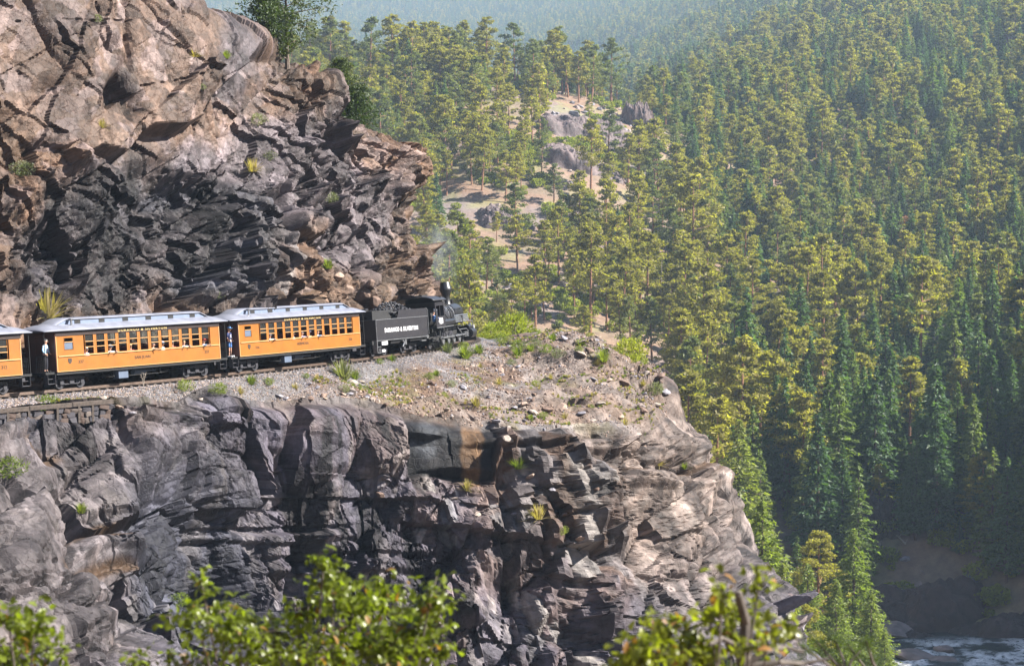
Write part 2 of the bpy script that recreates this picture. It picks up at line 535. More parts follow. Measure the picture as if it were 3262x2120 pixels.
# ------------------------------------------------------------------ headland below the railway
TH_T = [(-52, 64), (-40, 80), (-29.5, 95.5), (-22, 106), (-16, 116), (-11.5, 124.5), (-8, 133), (-6, 141), (-5.2, 148), (-6, 155), (-9, 161), (-14, 166)]   # inner line, left of the rails
RIM = [(-50, 50, -9), (-39, 72, -9), at(-400, 1330, 84), at(0, 1306, 95.4), at(350, 1280, 100.2), at(560, 1294, 105.6), at(750, 1286, 110), at(1050, 1280, 115), at(1290, 1318, 117.2),
       at(1500, 1350, 119), at(1700, 1372, 120.6), at(1930, 1352, 124.8), at(2070, 1338, 130.7), (11.0, 137, -13), (10.4, 144, -12), (7.5, 152, -11.5), (2, 160, -11), (-6, 168, -11), (-14, 174, -11)]
RIM = [tuple(p) for p in RIM]
_bz = [(x, y, RAIL_Z - .35) for x, y in TRACK[:11]] + [(x, y, z) for x, y, z in RIM]
_bz += [(x + (2.2 if y < 150 else 1.5), y - 1.6 , RAIL_Z - .42) for x, y in TRACK[2:8]]
for x, y, d in [(1560, 1110, 146), (1660, 1075, 150), (1750, 1052, 151), (1850, 1080, 148), (1950, 1110, 145), (2050, 1165, 141.5), (2110, 1205, 138.5),
                (1300, 1210, 125), (1500, 1200, 130), (1700, 1180, 135), (1850, 1210, 134), (1700, 1280, 126), (1500, 1270, 124), (1900, 1280, 129.5), (1100, 1215, 121), (2050, 1270, 132)]:
    p = at(x, y, d); _bz.append(tuple(p))
_bz += [(6, 160, -9.6), (4, 154, -8.6)]
_B = np.array(_bz)
bench = tps(_B[:, :2], _B[:, 2], 0.0002)

def sheet_faces(nr, nc):
    i = np.arange(nr * nc).reshape(nr, nc)
    return np.stack([i[:-1, :-1], i[:-1, 1:], i[1:, 1:], i[1:, :-1]], -1).reshape(-1, 4)

def lerp_tab(tab, x):
    t = np.array(tab); return np.interp(x, t[:, 0], t[:, 1])

def build_headland():
    st = np.concatenate([np.arange(0, 22, .35), np.arange(22, 88, .085), np.arange(88, 132, .3)])
    _, _, L = spline(RIM, 1.0)
    st = st[st < L]
    C, _, L = spline(RIM, st)
    T, _, LT = spline(TH_T, 1.0)
    # pair each rim point with an inner point by image-independent arc fraction of control polyline
    kr = [0]; cr = np.array(RIM)
    Cc, ss, _ = spline(RIM, np.linspace(0, L, 4000))
    ctrl_s = [ss[np.argmin(np.hypot(Cc[:, 0] - p[0], Cc[:, 1] - p[1]))] for p in RIM]
    inner = [(-58, 55), (-48, 68), (-40, 79), (-30.5, 93.5), (-26, 100), (-22.3, 105), (-19.3, 110), (-14.3, 118.5), (-11.2, 125),
             (-9.3, 130), (-8, 134), (-6.8, 139), (-6.0, 143), (-5.6, 146), (-5.6, 149), (-6, 153), (-8, 158), (-12, 162.5), (-18, 166)]
    ci = np.array(inner)
    IX = np.interp(st, ctrl_s, ci[:, 0]); IY = np.interp(st, ctrl_s, ci[:, 1])
    N2 = normals2d(C, 121)
    # face: distance below the rim, and how far the rock stands out from the rim there
    dep = np.concatenate([np.arange(0, .6, .1), np.arange(.6, 21, .085), np.arange(21, 34, .5), [36, 40, 45, 50, 56, 60]])
    nb = 150
    bt = np.linspace(0, 1, nb, endpoint=False)
    BX = IX[None] + (C[None, :, 0] - IX[None]) * bt[:, None]; BY = IY[None] + (C[None, :, 1] - IY[None]) * bt[:, None]
    BZ = bench(BX, BY)
    # outward profile at stations
    prof = {  # photo x of the rim point: offsets at depths 0,1,2.5,5,8,12,16,22,30,60
        -400: (0, .8, 3, 6, 8.5, 11, 13, 16, 20, 30),
        0:    (0, .5, 2.2, 5, 7.8, 10, 12, 15, 19, 28),
        350:  (0, .7, 2.4, 4.6, 6.3, 7.8, 9.4, 13, 17, 26),
        480:  (0, .4, 1.2, 2.2, 2.6, 2.9, 3.4, 6, 10, 20),
        620:  (0, .3, .5, .6, .7, 1.0, 1.6, 4, 9, 18),
        1050: (0, .3, .6, 1.0, 1.8, 2.8, 4.2, 7, 11, 22),
        1290: (0, .25, .4, .8, 2.2, 3.5, 5.0, 8, 12, 23),
        1500: (0, .6, 1.2, 2.2, 3.5, 5.2, 6.8, 9, 13, 24),
        1700: (0, 1.2, 2.2, 3.4, 4.9, 6.5, 8.2, 11, 14, 24),
        1930: (0, 1.2, 2.2, 3.4, 4.9, 6.9, 9.2, 12.5, 16, 24),
        2070: (0, .9, 1.8, 3.1, 4.8, 7.0, 9.2, 12, 15, 22),
        2400: (0, .9, 1.8, 3.1, 4.6, 6.6, 8.6, 11, 14, 22)}
    xi = [-400, 0, 350, 480, 620, 1050, 1290, 1500, 1700, 1930, 2070, 2400]
    def s_of(px):
        x, y = proj(C)
        k = np.argmin(np.abs(x - px) + (np.arange(len(C)) > len(C) * .86) * 1e4)
        return st[k]
    sx = [s_of(v) for v in xi[:-1]]; sx.append(sx[-1] + 8)
    D0 = [0, 1, 2.5, 5, 8, 12, 16, 22, 30, 60]
    tab = np.array([np.interp(dep, D0, prof[v]) for v in xi])          # station x depth
    OFF = np.stack([np.interp(st, sx, tab[:, j]) for j in range(len(dep))])  # depth x column
    k = np.ones(61) / 61
    OFF = np.stack([np.convolve(np.pad(o, 30, mode='edge'), k, 'valid') for o in OFF])
    FX = C[None, :, 0] + OFF * N2[None, :, 0]; FY = C[None, :, 1] + OFF * N2[None, :, 1]
    FZ = bench(C[:, 0], C[:, 1])[None, :] - dep[:, None] * np.ones((1, len(st)))
    X = np.vstack([BX, FX]); Y = np.vstack([BY, FY]); Z = np.vstack([BZ, FZ])
    nr, nc = X.shape
    P = np.stack([X.ravel(), Y.ravel(), Z.ravel()], 1)
    # surface normal of the smooth sheet
    G_ = P.reshape(nr, nc, 3)
    du = np.gradient(G_, axis=1); dv = np.gradient(G_, axis=0)
    Nn = np.cross(dv, du); Nn /= (np.linalg.norm(Nn, axis=2, keepdims=True) + 1e-9)
    Nn = Nn.reshape(-1, 3)
    if Nn[nr // 4 * nc + nc // 2][2] < 0: Nn = -Nn
    face = np.repeat(np.concatenate([np.zeros(nb), np.ones(len(dep))]), nc)
    down = np.repeat(np.concatenate([np.zeros(nb), dep]), nc)
    bfrac = np.repeat(np.concatenate([bt, np.ones(len(dep))]), nc)
    px, py = proj(P)
    # ---- zones
    round_ = np.clip(blob(px, py, 260, 1760, 420, 400) + blob(px, py, 2180, 1660, 230, 380, -12) + blob(px, py, 2050, 1420, 260, 90), 0, 1)
    rubble = np.clip(blob(px, py, 1640, 1560, 300, 170) + blob(px, py, 1500, 1720, 200, 170) + blob(px, py, 1850, 1900, 240, 330) + blob(px, py, 1750, 1380, 350, 90), 0, 1) * (1 - round_ * .8)
    wall = rect(px + 25 * fbm(P, 2.5, 2, 75), py + 30 * fbm(P, 3, 2, 76), 1268, 1568, 1300, 1530)
    slab = np.clip(blob(px, py, 700, 1500, 330, 250) + blob(px, py, 1180, 1450, 200, 260), 0, 1) * (1 - wall)
    # ---- relief
    w1 = np.stack([fbm(P, 5, 2, 71), fbm(P, 5, 2, 72), fbm(P, 5, 2, 73)], 1)
    Pw = P + w1 * .15
    v0, h0, e0, c0 = blocks(Pw, (8.5, 8, 6.0), 10, .8, .9, 1.3, .2, rotm(5, -10, 15))
    v1, h1, e1, c1 = blocks(Pw, (2.6, 3.4, 4.6), 11, .9, 1.6, 1.9, .25, rotm(8, -14, 22))
    v2, h2, e2, c2 = blocks(Pw, (1.2, 1.6, 2.0), 12, .9, 1.5, 1.9, .28, rotm(-10, 16, 26))
    v3, h3, e3, c3 = blocks(Pw, (.6, .7, .42), 13, .9, .8, 1.8, .28, rotm(6, -8, 30))
    v6, h6, e6, c6 = blocks(P, (.30, .34, .24), 14, .9, 1.2, 1.8, .3, rotm(-8, 12, 20))
    big = fbm(P, 12, 2, 3)
    m1 = .45 + .75 * sstep(-.25, .25, fbm(P, 7, 2, 81)); m2 = .25 + 1.0 * sstep(-.15, .3, fbm(P, 4.5, 3, 82)); m3 = .3 + .9 * sstep(-.15, .3, fbm(P, 3, 3, 83)); mc = sstep(-.2, .25, fbm(P, 2.5, 2, 84))
    amp = face * np.clip(down / 1.2, .25, 1)
    ang = 1 - round_ * .85
    dsp = amp * (.3 * big + ang * (1 - wall * .95) * (v0 + .25) * 2.3 + ang * (1 - wall * .95) * (v1 + .35) * 1.5 * m1 * (1 - .3 * rubble)
                 + ang * (1 - wall * .92) * (v2 + .4) * .75 * m2 * (1 - .5 * slab + .3 * rubble)
                 + (1 - wall * .8) * (1 - round_ * .8) * (v3 + .4) * .20 * m3 * (1 + rubble * .6 - slab * .5)
                 + (1 - wall * .8) * (1 - round_ * .7) * (v6 + .4) * .05 * (.4 + m3))
    # long joints: near-vertical planes across the face, gently dipping beds
    ja, fa = joints(P, (.93, .33, .14), 1.7, 901); jb, fb = joints(P, (.12, .05, .99), 2.6, 902); jc, fc = joints(P, (.80, .2, .55), 3.4, 903)
    z0_ = np.zeros_like(ja)
    st_ = .55 * (_u(_hash(ja, jb, jc, 911), 3) - .4) + .45 * (_u(_hash(ja, z0_, z0_, 912), 3) - .5) + .35 * (_u(_hash(z0_, jb, z0_, 913), 3) - .5) + .5 * (_u(_hash(z0_, z0_, jc, 914), 3) - .5)
    dsp += amp * ang * (1 - wall) * st_ * 1.25
    jt = _u(_hash(ja, jb, jc, 915), 5)
    jd, _f = joints(P, (.95, .28, -.1), .72, 921); je, _f = joints(P, (-.05, .05, .99), .55, 922)
    dsp += amp * ang * (1 - wall) * m3 * (.15 * (_u(_hash(jd, je, z0_, 923), 3) - .5) + .07 * (_u(_hash(jd, z0_, z0_, 924), 3) - .5))
    # rounded weathered rock: pillows with creases
    v4, h4, e4, c4 = blocks(Pw, (5.0, 5.0, 2.5), 21, .8, .7, 1.1, .05, rotm(0, 28, 10))
    v5, h5, e5, c5 = blocks(Pw, (1.7, 2.0, 1.1), 22, .5, .4, .9, .05, rotm(0, 30, 10))
    dsp += amp * round_ * ((v4 + .1) * 2.3 + (v5 + .3) * .62 * (.5 + .5 * m2) - sstep(.05, 0, e5) * .14 - sstep(.06, 0, e4) * .4)
    # open joints
    dsp -= amp * (1 - wall) * mc * (sstep(.07, 0, e1) * .34 + sstep(.09, 0, e2) * .14 * (1 - round_))
    # the black-stained block stands proud of its neighbours, hollow below it
    dsp += amp * wall * (.9 + .25 * fbm(P * np.array([1, 1, .15]), 1.4, 3, 55) )
    dsp -= amp * blob(px, py, 1420, 1560, 150, 50) * .8
    dsp -= amp * blob(px, py, 560, 1800, 90, 300, -14) * 1.6                 # dark gully
    dsp -= amp * blob(px, py, 450, 1500, 26, 170, -28) * 1.0
    dsp -= amp * blob(px, py, 1215, 1560, 40, 120, 20) * .5
    dsp -= amp * blob(px, py, 1600, 1700, 22, 300, -4) * 1.0               # vertical cleft
    dsp += amp * blob(px, py, 1680, 1760, 85, 190, -10, .3) * 1.1              # pale leaning slab right of it
    # step behind the retaining wall
    dsp -= face * (rect(px, py, -200, 355, 1290, 1352, 12) + rect(px, py, -200, 50, 1300, 1445, 12)) * 1.0
    # ledges that carry debris
    for (cx, cy, rx, ry) in [(380, 1700, 130, 26), (330, 1810, 140, 26), (1350, 1335, 60, 20), (2150, 1500, 170, 18), (1050, 1795, 300, 12), (840, 1700, 200, 10), (1800, 1400, 300, 14)]:
        dsp += amp * blob(px, py, cx, cy + ry * 1.6, rx, ry * 1.6) * .5 - amp * blob(px, py, cx, cy - ry * 1.2, rx, ry) * .45
    dsp *= 1 - .7 * blob(px, py, 2170, 1270, 150, 120)
    # shelf ground: ballast near the track, thin rock ledges further out
    fl = 1 - face
    outc = np.clip(blob(px, py, 1880, 1180, 290, 130, 22) + blob(px, py, 1560, 1300, 420, 50) + blob(px, py, 2090, 1260, 110, 110), 0, 1)
    _v, hl, el, cl = blocks(Pw, (3.2, 2.6, .6), 33, .9, .6, 1.4, .3, rotm(4, 7, 25))
    hl = .5 + _v * .8
    edge = np.clip(1 - abs(bfrac - 1) * 12, 0, 1)
    dtr = np.full(len(P), 99.0)
    for r in TR[::2]: dtr = np.minimum(dtr, np.hypot(P[:, 0] - r[0], P[:, 1] - r[1]))
    free = sstep(1.9, 4.0, dtr)
    dsp += fl * free * (.10 * fbm(P, 1.0, 4, 41) + .28 * fbm(P, 5, 3, 42) + outc * (hl - .5) * 1.15 + outc * v3 * .15 + edge * v2 * .3)
    dsp += fl * (1 - free) * .04 * fbm(P, .5, 3, 43)
    dz = np.where(dtr < 1.9, .0, 0)
    P2 = P + Nn * dsp[:, None]
    bed_ = (1 - sstep(1.5, 3.0, dtr)) * fl
    P2[:, 2] += (RAIL_Z - .20 - .25 * sstep(1.1, 2.4, dtr) + .05 * fbm(P, .4, 2, 44) - P2[:, 2]) * bed_
    # ---- colour
    n1 = fbm(P, 3.5, 4, 51); n2 = fbm(P, .9, 3, 52)
    stv = fbm(P * np.array([1, 1, .12]), 1.1, 4, 53)
    lav = np.array((.205, .185, .235)); br = np.array((.28, .18, .125)); bl = np.array((.10, .11, .16)); bk = np.array((.014, .014, .018)); pale = np.array((.42, .37, .33)); orn = np.array((.33, .19, .095))
    c = lav * np.ones((len(P), 1))
    def mixc(c, col, w): return c + (col - c) * np.clip(w, 0, 1)[:, None]
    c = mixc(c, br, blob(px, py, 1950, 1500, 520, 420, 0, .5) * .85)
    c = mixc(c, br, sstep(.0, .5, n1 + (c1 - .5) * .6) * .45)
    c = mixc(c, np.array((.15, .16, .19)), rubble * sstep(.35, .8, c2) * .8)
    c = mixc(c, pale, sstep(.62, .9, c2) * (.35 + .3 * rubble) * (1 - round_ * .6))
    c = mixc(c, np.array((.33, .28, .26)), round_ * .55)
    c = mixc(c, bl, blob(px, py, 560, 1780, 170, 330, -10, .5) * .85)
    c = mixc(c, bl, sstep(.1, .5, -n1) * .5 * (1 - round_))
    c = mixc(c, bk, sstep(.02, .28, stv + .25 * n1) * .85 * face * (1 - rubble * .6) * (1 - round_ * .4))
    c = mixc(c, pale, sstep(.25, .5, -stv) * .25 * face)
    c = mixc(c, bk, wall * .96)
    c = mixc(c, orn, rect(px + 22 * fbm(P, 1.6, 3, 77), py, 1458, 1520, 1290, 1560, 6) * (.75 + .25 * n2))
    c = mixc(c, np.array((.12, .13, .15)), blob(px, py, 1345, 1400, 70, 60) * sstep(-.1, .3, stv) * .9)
    c = mixc(c, pale, wall * sstep(.33, .5, -stv) * .6)
    c *= (0.6 + .8 * c2)[:, None] * (0.7 + .6 * c3)[:, None] * (.75 + .5 * c1)[:, None] * (.65 + .7 * jt)[:, None]
    # weathered tops and crests keep a brown skin
    up = sstep(.35, .8, Nn[:, 2]) 
    soil = np.array((.235, .15, .10)); bal = np.array((.26, .245, .25)); grs = np.array((.27, .24, .09))
    s = soil * np.ones((len(P), 1))
    s = mixc(s, np.array((.33, .30, .30)), sstep(-.1, .3, n1))
    s = mixc(s, grs, sstep(.1, .45, fbm(P, 2.2, 3, 61)) * .7)
    s = mixc(s, np.array((.27, .2, .165)), outc * .7)
    s = mixc(s, bal, 1 - sstep(2.2, 3.6, dtr + n2 * .6))
    s = mixc(s, np.array((.05, .045, .04)), (1 - sstep(.7, 1.3, dtr)) * .75)
    s *= (.7 + .6 * c3)[:, None] * (1 + .35 * n2)[:, None]
    c = c + (s - c) * (np.clip(fl + (1 - sstep(0, .9, down)) * .6, 0, 1))[:, None]
    for (cx, cy, rx, ry) in [(380, 1695, 130, 20), (330, 1800, 140, 22), (2150, 1495, 170, 12), (100, 1470, 90, 26)]:
        c = mixc(c, soil * .8, blob(px, py, cx, cy, rx, ry))
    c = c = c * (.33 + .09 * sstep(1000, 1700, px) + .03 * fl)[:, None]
    c = np.clip(c, .004, .5)
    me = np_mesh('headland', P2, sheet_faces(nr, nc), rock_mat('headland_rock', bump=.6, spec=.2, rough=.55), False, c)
    return link('headland', me)
headland = tag(build_headland(), kind='structure')

# ------------------------------------------------------------------ rock cutting above the train
def build_cliff():
    # base line, 2.9 m left of the track centre
    Tn = normals2d(TR, 9)
    base = TR - Tn * 3.25
    keep = TR_S > 2
    base = base[keep]
    # beyond the bend the rock turns away to the left
    base = base[base[:, 1] < 145]
    base = np.vstack([base[::6], [(-8.1, 147.5), (-9.6, 152.5), (-12.8, 158), (-18, 164), (-27, 171), (-42, 178)]])
    _, _, L = spline(base, 1.0)
    st = np.concatenate([np.arange(0, 34, .4), np.arange(34, 122, .12), np.arange(122, L, .4)])
    st = st[st < L]
    C, _, _ = spline(base, st)
    N2 = normals2d(C, 61)
    hh = np.concatenate([[-1.5, -.8], np.arange(-.4, 27.5, .095), [28, 30, 33, 36, 40]])
    crest = np.interp(C[:, 1], [60, 90, 100, 110, 118, 124, 130, 136, 141, 146, 152, 160, 175], [52, 42, 34, 27.5, 24, 22.3, 21.5, 19.6, 18.0, 16.6, 15, 12, 8])
    BACK = [(-2, 0), (0, 0), (4, .15), (8, .9), (12, 1.9), (16, 3.0), (20, 4.0), (24, 5.2), (30, 7.5), (40, 12), (60, 20)]
    nr, nc = len(hh), len(st)
    H = hh[:, None] * np.ones((1, nc))
    over = np.logaddexp(0, (H - crest[None]) / .8) * .8
    low = H - over
    Hc = low + over * .10
    B = lerp_tab(BACK, low) + over * 1.3
    X = C[None, :, 0] - N2[None, :, 0] * B; Y = C[None, :, 1] - N2[None, :, 1] * B
    Z = Hc + RAIL_Z - .5
    P = np.stack([X.ravel(), Y.ravel(), Z.ravel()], 1)
    G_ = P.reshape(nr, nc, 3)
    du = np.gradient(G_, axis=1); dv = np.gradient(G_, axis=0)
    Nn = np.cross(du, dv); Nn /= (np.linalg.norm(Nn, axis=2, keepdims=True) + 1e-9)
    Nn = Nn.reshape(-1, 3)
    if Nn[(nr // 3) * nc + nc // 2, 0] < 0: Nn = -Nn
    px, py = proj(P)
    h_ = H.ravel(); ov = over.ravel()
    slab = np.clip(blob(px, py, 330, 220, 520, 330, 15, .12) + blob(px, py, 780, 130, 150, 160), 0, 1)
    qx, qy = px, py
    px = px + 90 * fbm(P, 4, 4, 231); py = py + 90 * fbm(P, 4, 4, 232)
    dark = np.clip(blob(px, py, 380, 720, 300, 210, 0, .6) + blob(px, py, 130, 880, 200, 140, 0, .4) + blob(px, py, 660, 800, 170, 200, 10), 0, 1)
    grey = np.clip(blob(px, py, 900, 540, 190, 190) + blob(px, py, 720, 250, 70, 130, 15) + blob(px, py, 1080, 700, 120, 160) + blob(px, py, 640, 560, 90, 110), 0, 1)
    blk = np.clip(blob(px, py, 1120, 520, 220, 330) + blob(px, py, 900, 720, 110, 110), 0, 1)
    px, py = qx, qy
    w1 = np.stack([fbm(P, 6, 3, 171), fbm(P, 6, 3, 172), fbm(P, 6, 3, 173)], 1)
    Pw = P + w1 * .15
    rot = rotm(0, 38, -30)                           # joints dip down to the right along the face
    v0, h0, e0, k0 = blocks(Pw, (9, 7, 5), 101, .8, .9, 1.3, .2, rot)
    v1, h1, e1, k1 = blocks(Pw, (3.8, 3.0, 2.4), 102, .9, 1.6, 1.9, .25, rotm(6, 30, -34))
    v2, h2, e2, k2 = blocks(Pw, (1.5, 1.3, 1.0), 103, .9, 1.5, 1.9, .28, rotm(-6, 18, -34))
    v3, h3, e3, k3 = blocks(Pw, (.55, .5, .42), 104, .9, .8, 1.8, .28, rotm(6, 30, -20))
    v6, h6, e6, k6 = blocks(P, (.28, .3, .22), 105, .9, 1.2, 1.8, .3, rotm(6, 30, -20))
    big = fbm(P, 14, 2, 107)
    m1 = .45 + .75 * sstep(-.25, .25, fbm(P, 7, 2, 181)); m2 = .25 + 1.0 * sstep(-.15, .3, fbm(P, 4.5, 3, 182)); m3 = .3 + .9 * sstep(-.15, .3, fbm(P, 3, 3, 183)); mc = sstep(-.2, .25, fbm(P, 2.5, 2, 184))
    amp = sstep(-.5, .8, h_) * (1 - .5 * sstep(0, 3, ov))
    dsp = amp * (.4 * big + (1 - slab * .45) * (v0 + .1) * 2.2
                 + (1 - slab * .8) * (v1 + .3) * 1.4 * m1
                 + (1 - slab * .85) * (v2 + .4) * .7 * m2
                 + (1 - slab * .6) * (v3 + .4) * .24 * m3 + (1 - slab * .6) * (v6 + .4) * .05 * (.4 + m3))
    dsp -= amp * (1 - slab * .8) * mc * (sstep(.05, 0, e0) * .4 + sstep(.07, 0, e1) * .25 * (1 - slab * .6) + sstep(.09, 0, e2) * .12 * (1 - slab * .8))
    ja, fa = joints(P, (.45, .30, .84), 2.3, 951); jb, fb = joints(P, (.55, .62, -.56), 1.9, 952); jc, fc = joints(P, (.2, .4, .95), 4.5, 953)
    z0_ = np.zeros_like(ja)
    st_ = .55 * (_u(_hash(ja, jb, jc, 961), 3) - .4) + .45 * (_u(_hash(ja, z0_, z0_, 962), 3) - .5) + .45 * (_u(_hash(z0_, jb, z0_, 963), 3) - .5) + .4 * (_u(_hash(z0_, z0_, jc, 964), 3) - .5)
    dsp += amp * (1 - slab * .5) * st_ * 1.15
    jt = _u(_hash(ja, jb, jc, 965), 5)
    jd, _f = joints(P, (.5, .3, .8), .8, 971); je, _f = joints(P, (.55, .6, -.56), .65, 972)
    dsp += amp * (1 - slab * .7) * m3 * (.18 * (_u(_hash(jd, je, z0_, 973), 3) - .5) + .08 * (_u(_hash(jd, z0_, z0_, 974), 3) - .5))
    # slanting hatch of the smooth slab
    hat = vnoise((P @ rotm(0, 40, -30).T) * np.array([.22, 1, 1]), .55, 211)
    dsp += amp * slab * (.10 * hat + .12 * fbm((P @ rotm(0, 40, -30).T) * np.array([.3, 1, 1]), 1.8, 3, 212))
    # the big smooth slab overhangs the dark wall under it
    lip = np.interp(px, [-100, 60, 150, 250, 330, 420, 500, 560, 600, 760], [590, 590, 560, 500, 520, 430, 440, 410, 330, 200])
    above = sstep(14, -14, py - lip)
    dsp += amp * above * slab * 1.5
    dsp -= amp * blob(px, py, 335, 330, 60, 80, 30, .6) * 1.2 * (.5 + v1 * .8 + 1 * sstep(-.2, .2, fbm(P, 2, 2, 219)))            # cave
    dsp -= amp * blob(px, py, 100, 360, 50, 75, 10, .7) * .6
    dsp -= amp * blob(px, py, 480, 640, 150, 100, 0, .4) * 1.1
    dsp -= amp * blob(px, py, 860, 640, 16, 130, 0, .4) * 1.0
    dsp += amp * blob(px, py, 930, 725, 62, 52, 5, .15) * 1.3              # square block
    dsp += amp * blob(px, py, 1010, 250, 60, 60, 10, .2) * .9
    dsp += amp * blob(px, py, 1270, 590, 40, 90, -10, .2) * .8
    dsp -= amp * blob(px, py, 1215, 860, 50, 60, 0, .3) * .9
    # raking cracks on the slab
    for x0, y0, x1, y1, w in [(30, 30, 160, 250, 9), (330, 0, 355, 250, 10), (240, 40, 300, 190, 5), (0, 95, 350, 97, 3), (390, 20, 520, 190, 7), (150, 190, 260, 320, 5), (380, 300, 570, 270, 5), (215, 110, 290, 180, 7)]:
        t = np.clip(((px - x0) * (x1 - x0) + (py - y0) * (y1 - y0)) / ((x1 - x0) ** 2 + (y1 - y0) ** 2), 0, 1)
        d = np.hypot(px - x0 - t * (x1 - x0) + fbm(P, 1.2, 3, 201) * 10, py - y0 - t * (y1 - y0))
        dsp -= amp * sstep(w * 1.0, 0, d) * .35
        dsp += amp * slab * .25 * sstep(0, 25, px - x0 - t * (x1 - x0)) * sstep(60, 20, d)
    P2 = P + Nn * dsp[:, None]
    n1 = fbm(P, 4, 4, 151); n2 = fbm(P, .8, 3, 152); stv = fbm(P * np.array([1, 1, .14]), 1.3, 4, 153)
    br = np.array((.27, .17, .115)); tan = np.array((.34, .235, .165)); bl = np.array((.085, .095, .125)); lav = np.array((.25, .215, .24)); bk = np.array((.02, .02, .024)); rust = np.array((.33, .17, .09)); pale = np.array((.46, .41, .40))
    def mixc(c, col, w): return c + (col - c) * np.clip(w, 0, 1)[:, None]
    c = br * np.ones((len(P), 1))
    c = mixc(c, tan, sstep(-.1, .4, n1) * .5)
    c = mixc(c, rust, sstep(.7, .95, k1) * .4)
    c = mixc(c, np.array((.27, .185, .15)), slab * .6)
    c = mixc(c, lav, grey * .85)
    c = mixc(c, lav, sstep(.6, .8, k2) * .4)
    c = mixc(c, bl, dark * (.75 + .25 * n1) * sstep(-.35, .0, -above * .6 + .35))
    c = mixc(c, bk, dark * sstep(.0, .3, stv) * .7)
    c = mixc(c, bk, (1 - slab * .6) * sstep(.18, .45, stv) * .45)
    c = mixc(c, pale, sstep(.3, .55, -stv) * .3 * (dark + .3))
    c = mixc(c, pale, blob(px, py, 848, 900, 12, 120, 0, .5) * .8)
    c *= (.6 + .8 * k2)[:, None] * (.7 + .6 * k3)[:, None] * (.75 + .5 * k1)[:, None] * (.65 + .7 * jt)[:, None]
    c = mixc(c, np.array((.25, .22, .12)), sstep(1, 4, ov) * .5)
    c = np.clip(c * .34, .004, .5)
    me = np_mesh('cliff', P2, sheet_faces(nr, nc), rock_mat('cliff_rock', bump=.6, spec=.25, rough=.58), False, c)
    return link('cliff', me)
cliff = tag(build_cliff(), kind='structure')

# ------------------------------------------------------------------ river
def build_river():
    xs = np.arange(-90, 200, .9); ys = np.arange(200, 312, .7)
    X, Y = np.meshgrid(xs, ys)
    P = np.stack([X.ravel(), Y.ravel(), np.zeros(X.size)], 1)
    fo = sstep(0, 1, blob(P[:, 0], P[:, 1], 62, 280, 30, 10, 12, .6))
    z = WATER_Z + .10 * fbm(P, 5, 3, 301) + fo * (.55 * np.abs(fbm(P, 2.2, 4, 302)) + .25 * fbm(P, 7, 2, 303))
    P[:, 2] = z
    c = np.clip(fo * sstep(-.02, .28, fbm(P, 3.2, 4, 304) + .2), 0, 1)
    me = np_mesh('river', P, sheet_faces(len(ys), len(xs)), None, True, np.stack([c, c, c], 1))
    m, nt, b = new_mat('river_water')
    a = N(nt, 'ShaderNodeAttribute', attribute_name='tint')
    ge = N(nt, 'ShaderNodeNewGeometry')
    no = N(nt, 'ShaderNodeTexNoise', Scale=1.3, Detail=6.0, Roughness=.65)
    nt.links.new(ge.outputs['Position'], no.inputs['Vector'])
    mul = N(nt, 'ShaderNodeMath', operation='MULTIPLY'); nt.links.new(a.outputs['Fac'], mul.inputs[0])
    r = N(nt, 'ShaderNodeMapRange'); r.inputs['From Min'].default_value = .34; r.inputs['From Max'].default_value = .52
    nt.links.new(no.outputs['Fac'], r.inputs['Value']); nt.links.new(r.outputs['Result'], mul.inputs[1])
    mx = N(nt, 'ShaderNodeMix', data_type='RGBA'); mx.inputs['A'].default_value = (.012, .035, .04, 1); mx.inputs['B'].default_value = (.85, .84, .82, 1)
    nt.links.new(mul.outputs[0], mx.inputs['Factor']); nt.links.new(mx.outputs['Result'], b.inputs['Base Color'])
    rr = N(nt, 'ShaderNodeMapRange'); rr.inputs['To Min'].default_value = .12; rr.inputs['To Max'].default_value = .7
    nt.links.new(mul.outputs[0], rr.inputs['Value']); nt.links.new(rr.outputs['Result'], b.inputs['Roughness'])
    bp = N(nt, 'ShaderNodeBump', Strength=.5, Distance=.3); nt.links.new(no.outputs['Fac'], bp.inputs['Height']); nt.links.new(bp.outputs[0], b.inputs['Normal'])
    me.materials.append(m)
    return link('river', me)
tag(build_river(), kind='structure')

bpy.context.view_layer.update()
_dg = bpy.context.evaluated_depsgraph_get()
def hit(x, y):
    """where the view through photo pixel (x, y) meets the near rock: place and normal"""
    d = direction(x, y); best = (None, None)
    for ob in (headland, cliff):
        ok, loc, nor, _ = ob.ray_cast(Vector((0, 0, 0)), d)
        if ok and (best[0] is None or loc.length < best[0].length): best = (loc.copy(), nor.copy())
    return best
# ------------------------------------------------------------------ foliage builders
def tris_at(Cn, size, aspect, rng, bias=None):
    """one slim triangle per centre, randomly turned; bias pulls the long axis towards a direction"""
    n = len(Cn)
    a = rng.normal(size=(n, 3))
    if bias is not None: a = a * .55 + bias
    a /= np.linalg.norm(a, axis=1)[:, None] + 1e-9
    b = np.cross(a, rng.normal(size=(n, 3))); b /= np.linalg.norm(b, axis=1)[:, None] + 1e-9
    L = (size * rng.uniform(.6, 1.3, n))[:, None]; W = L * aspect
    V = np.stack([Cn - a * L * .5 - b * W * .5, Cn - a * L * .4 + b * W * .5, Cn + a * L * .6], 1)
    return V.reshape(-1, 3)

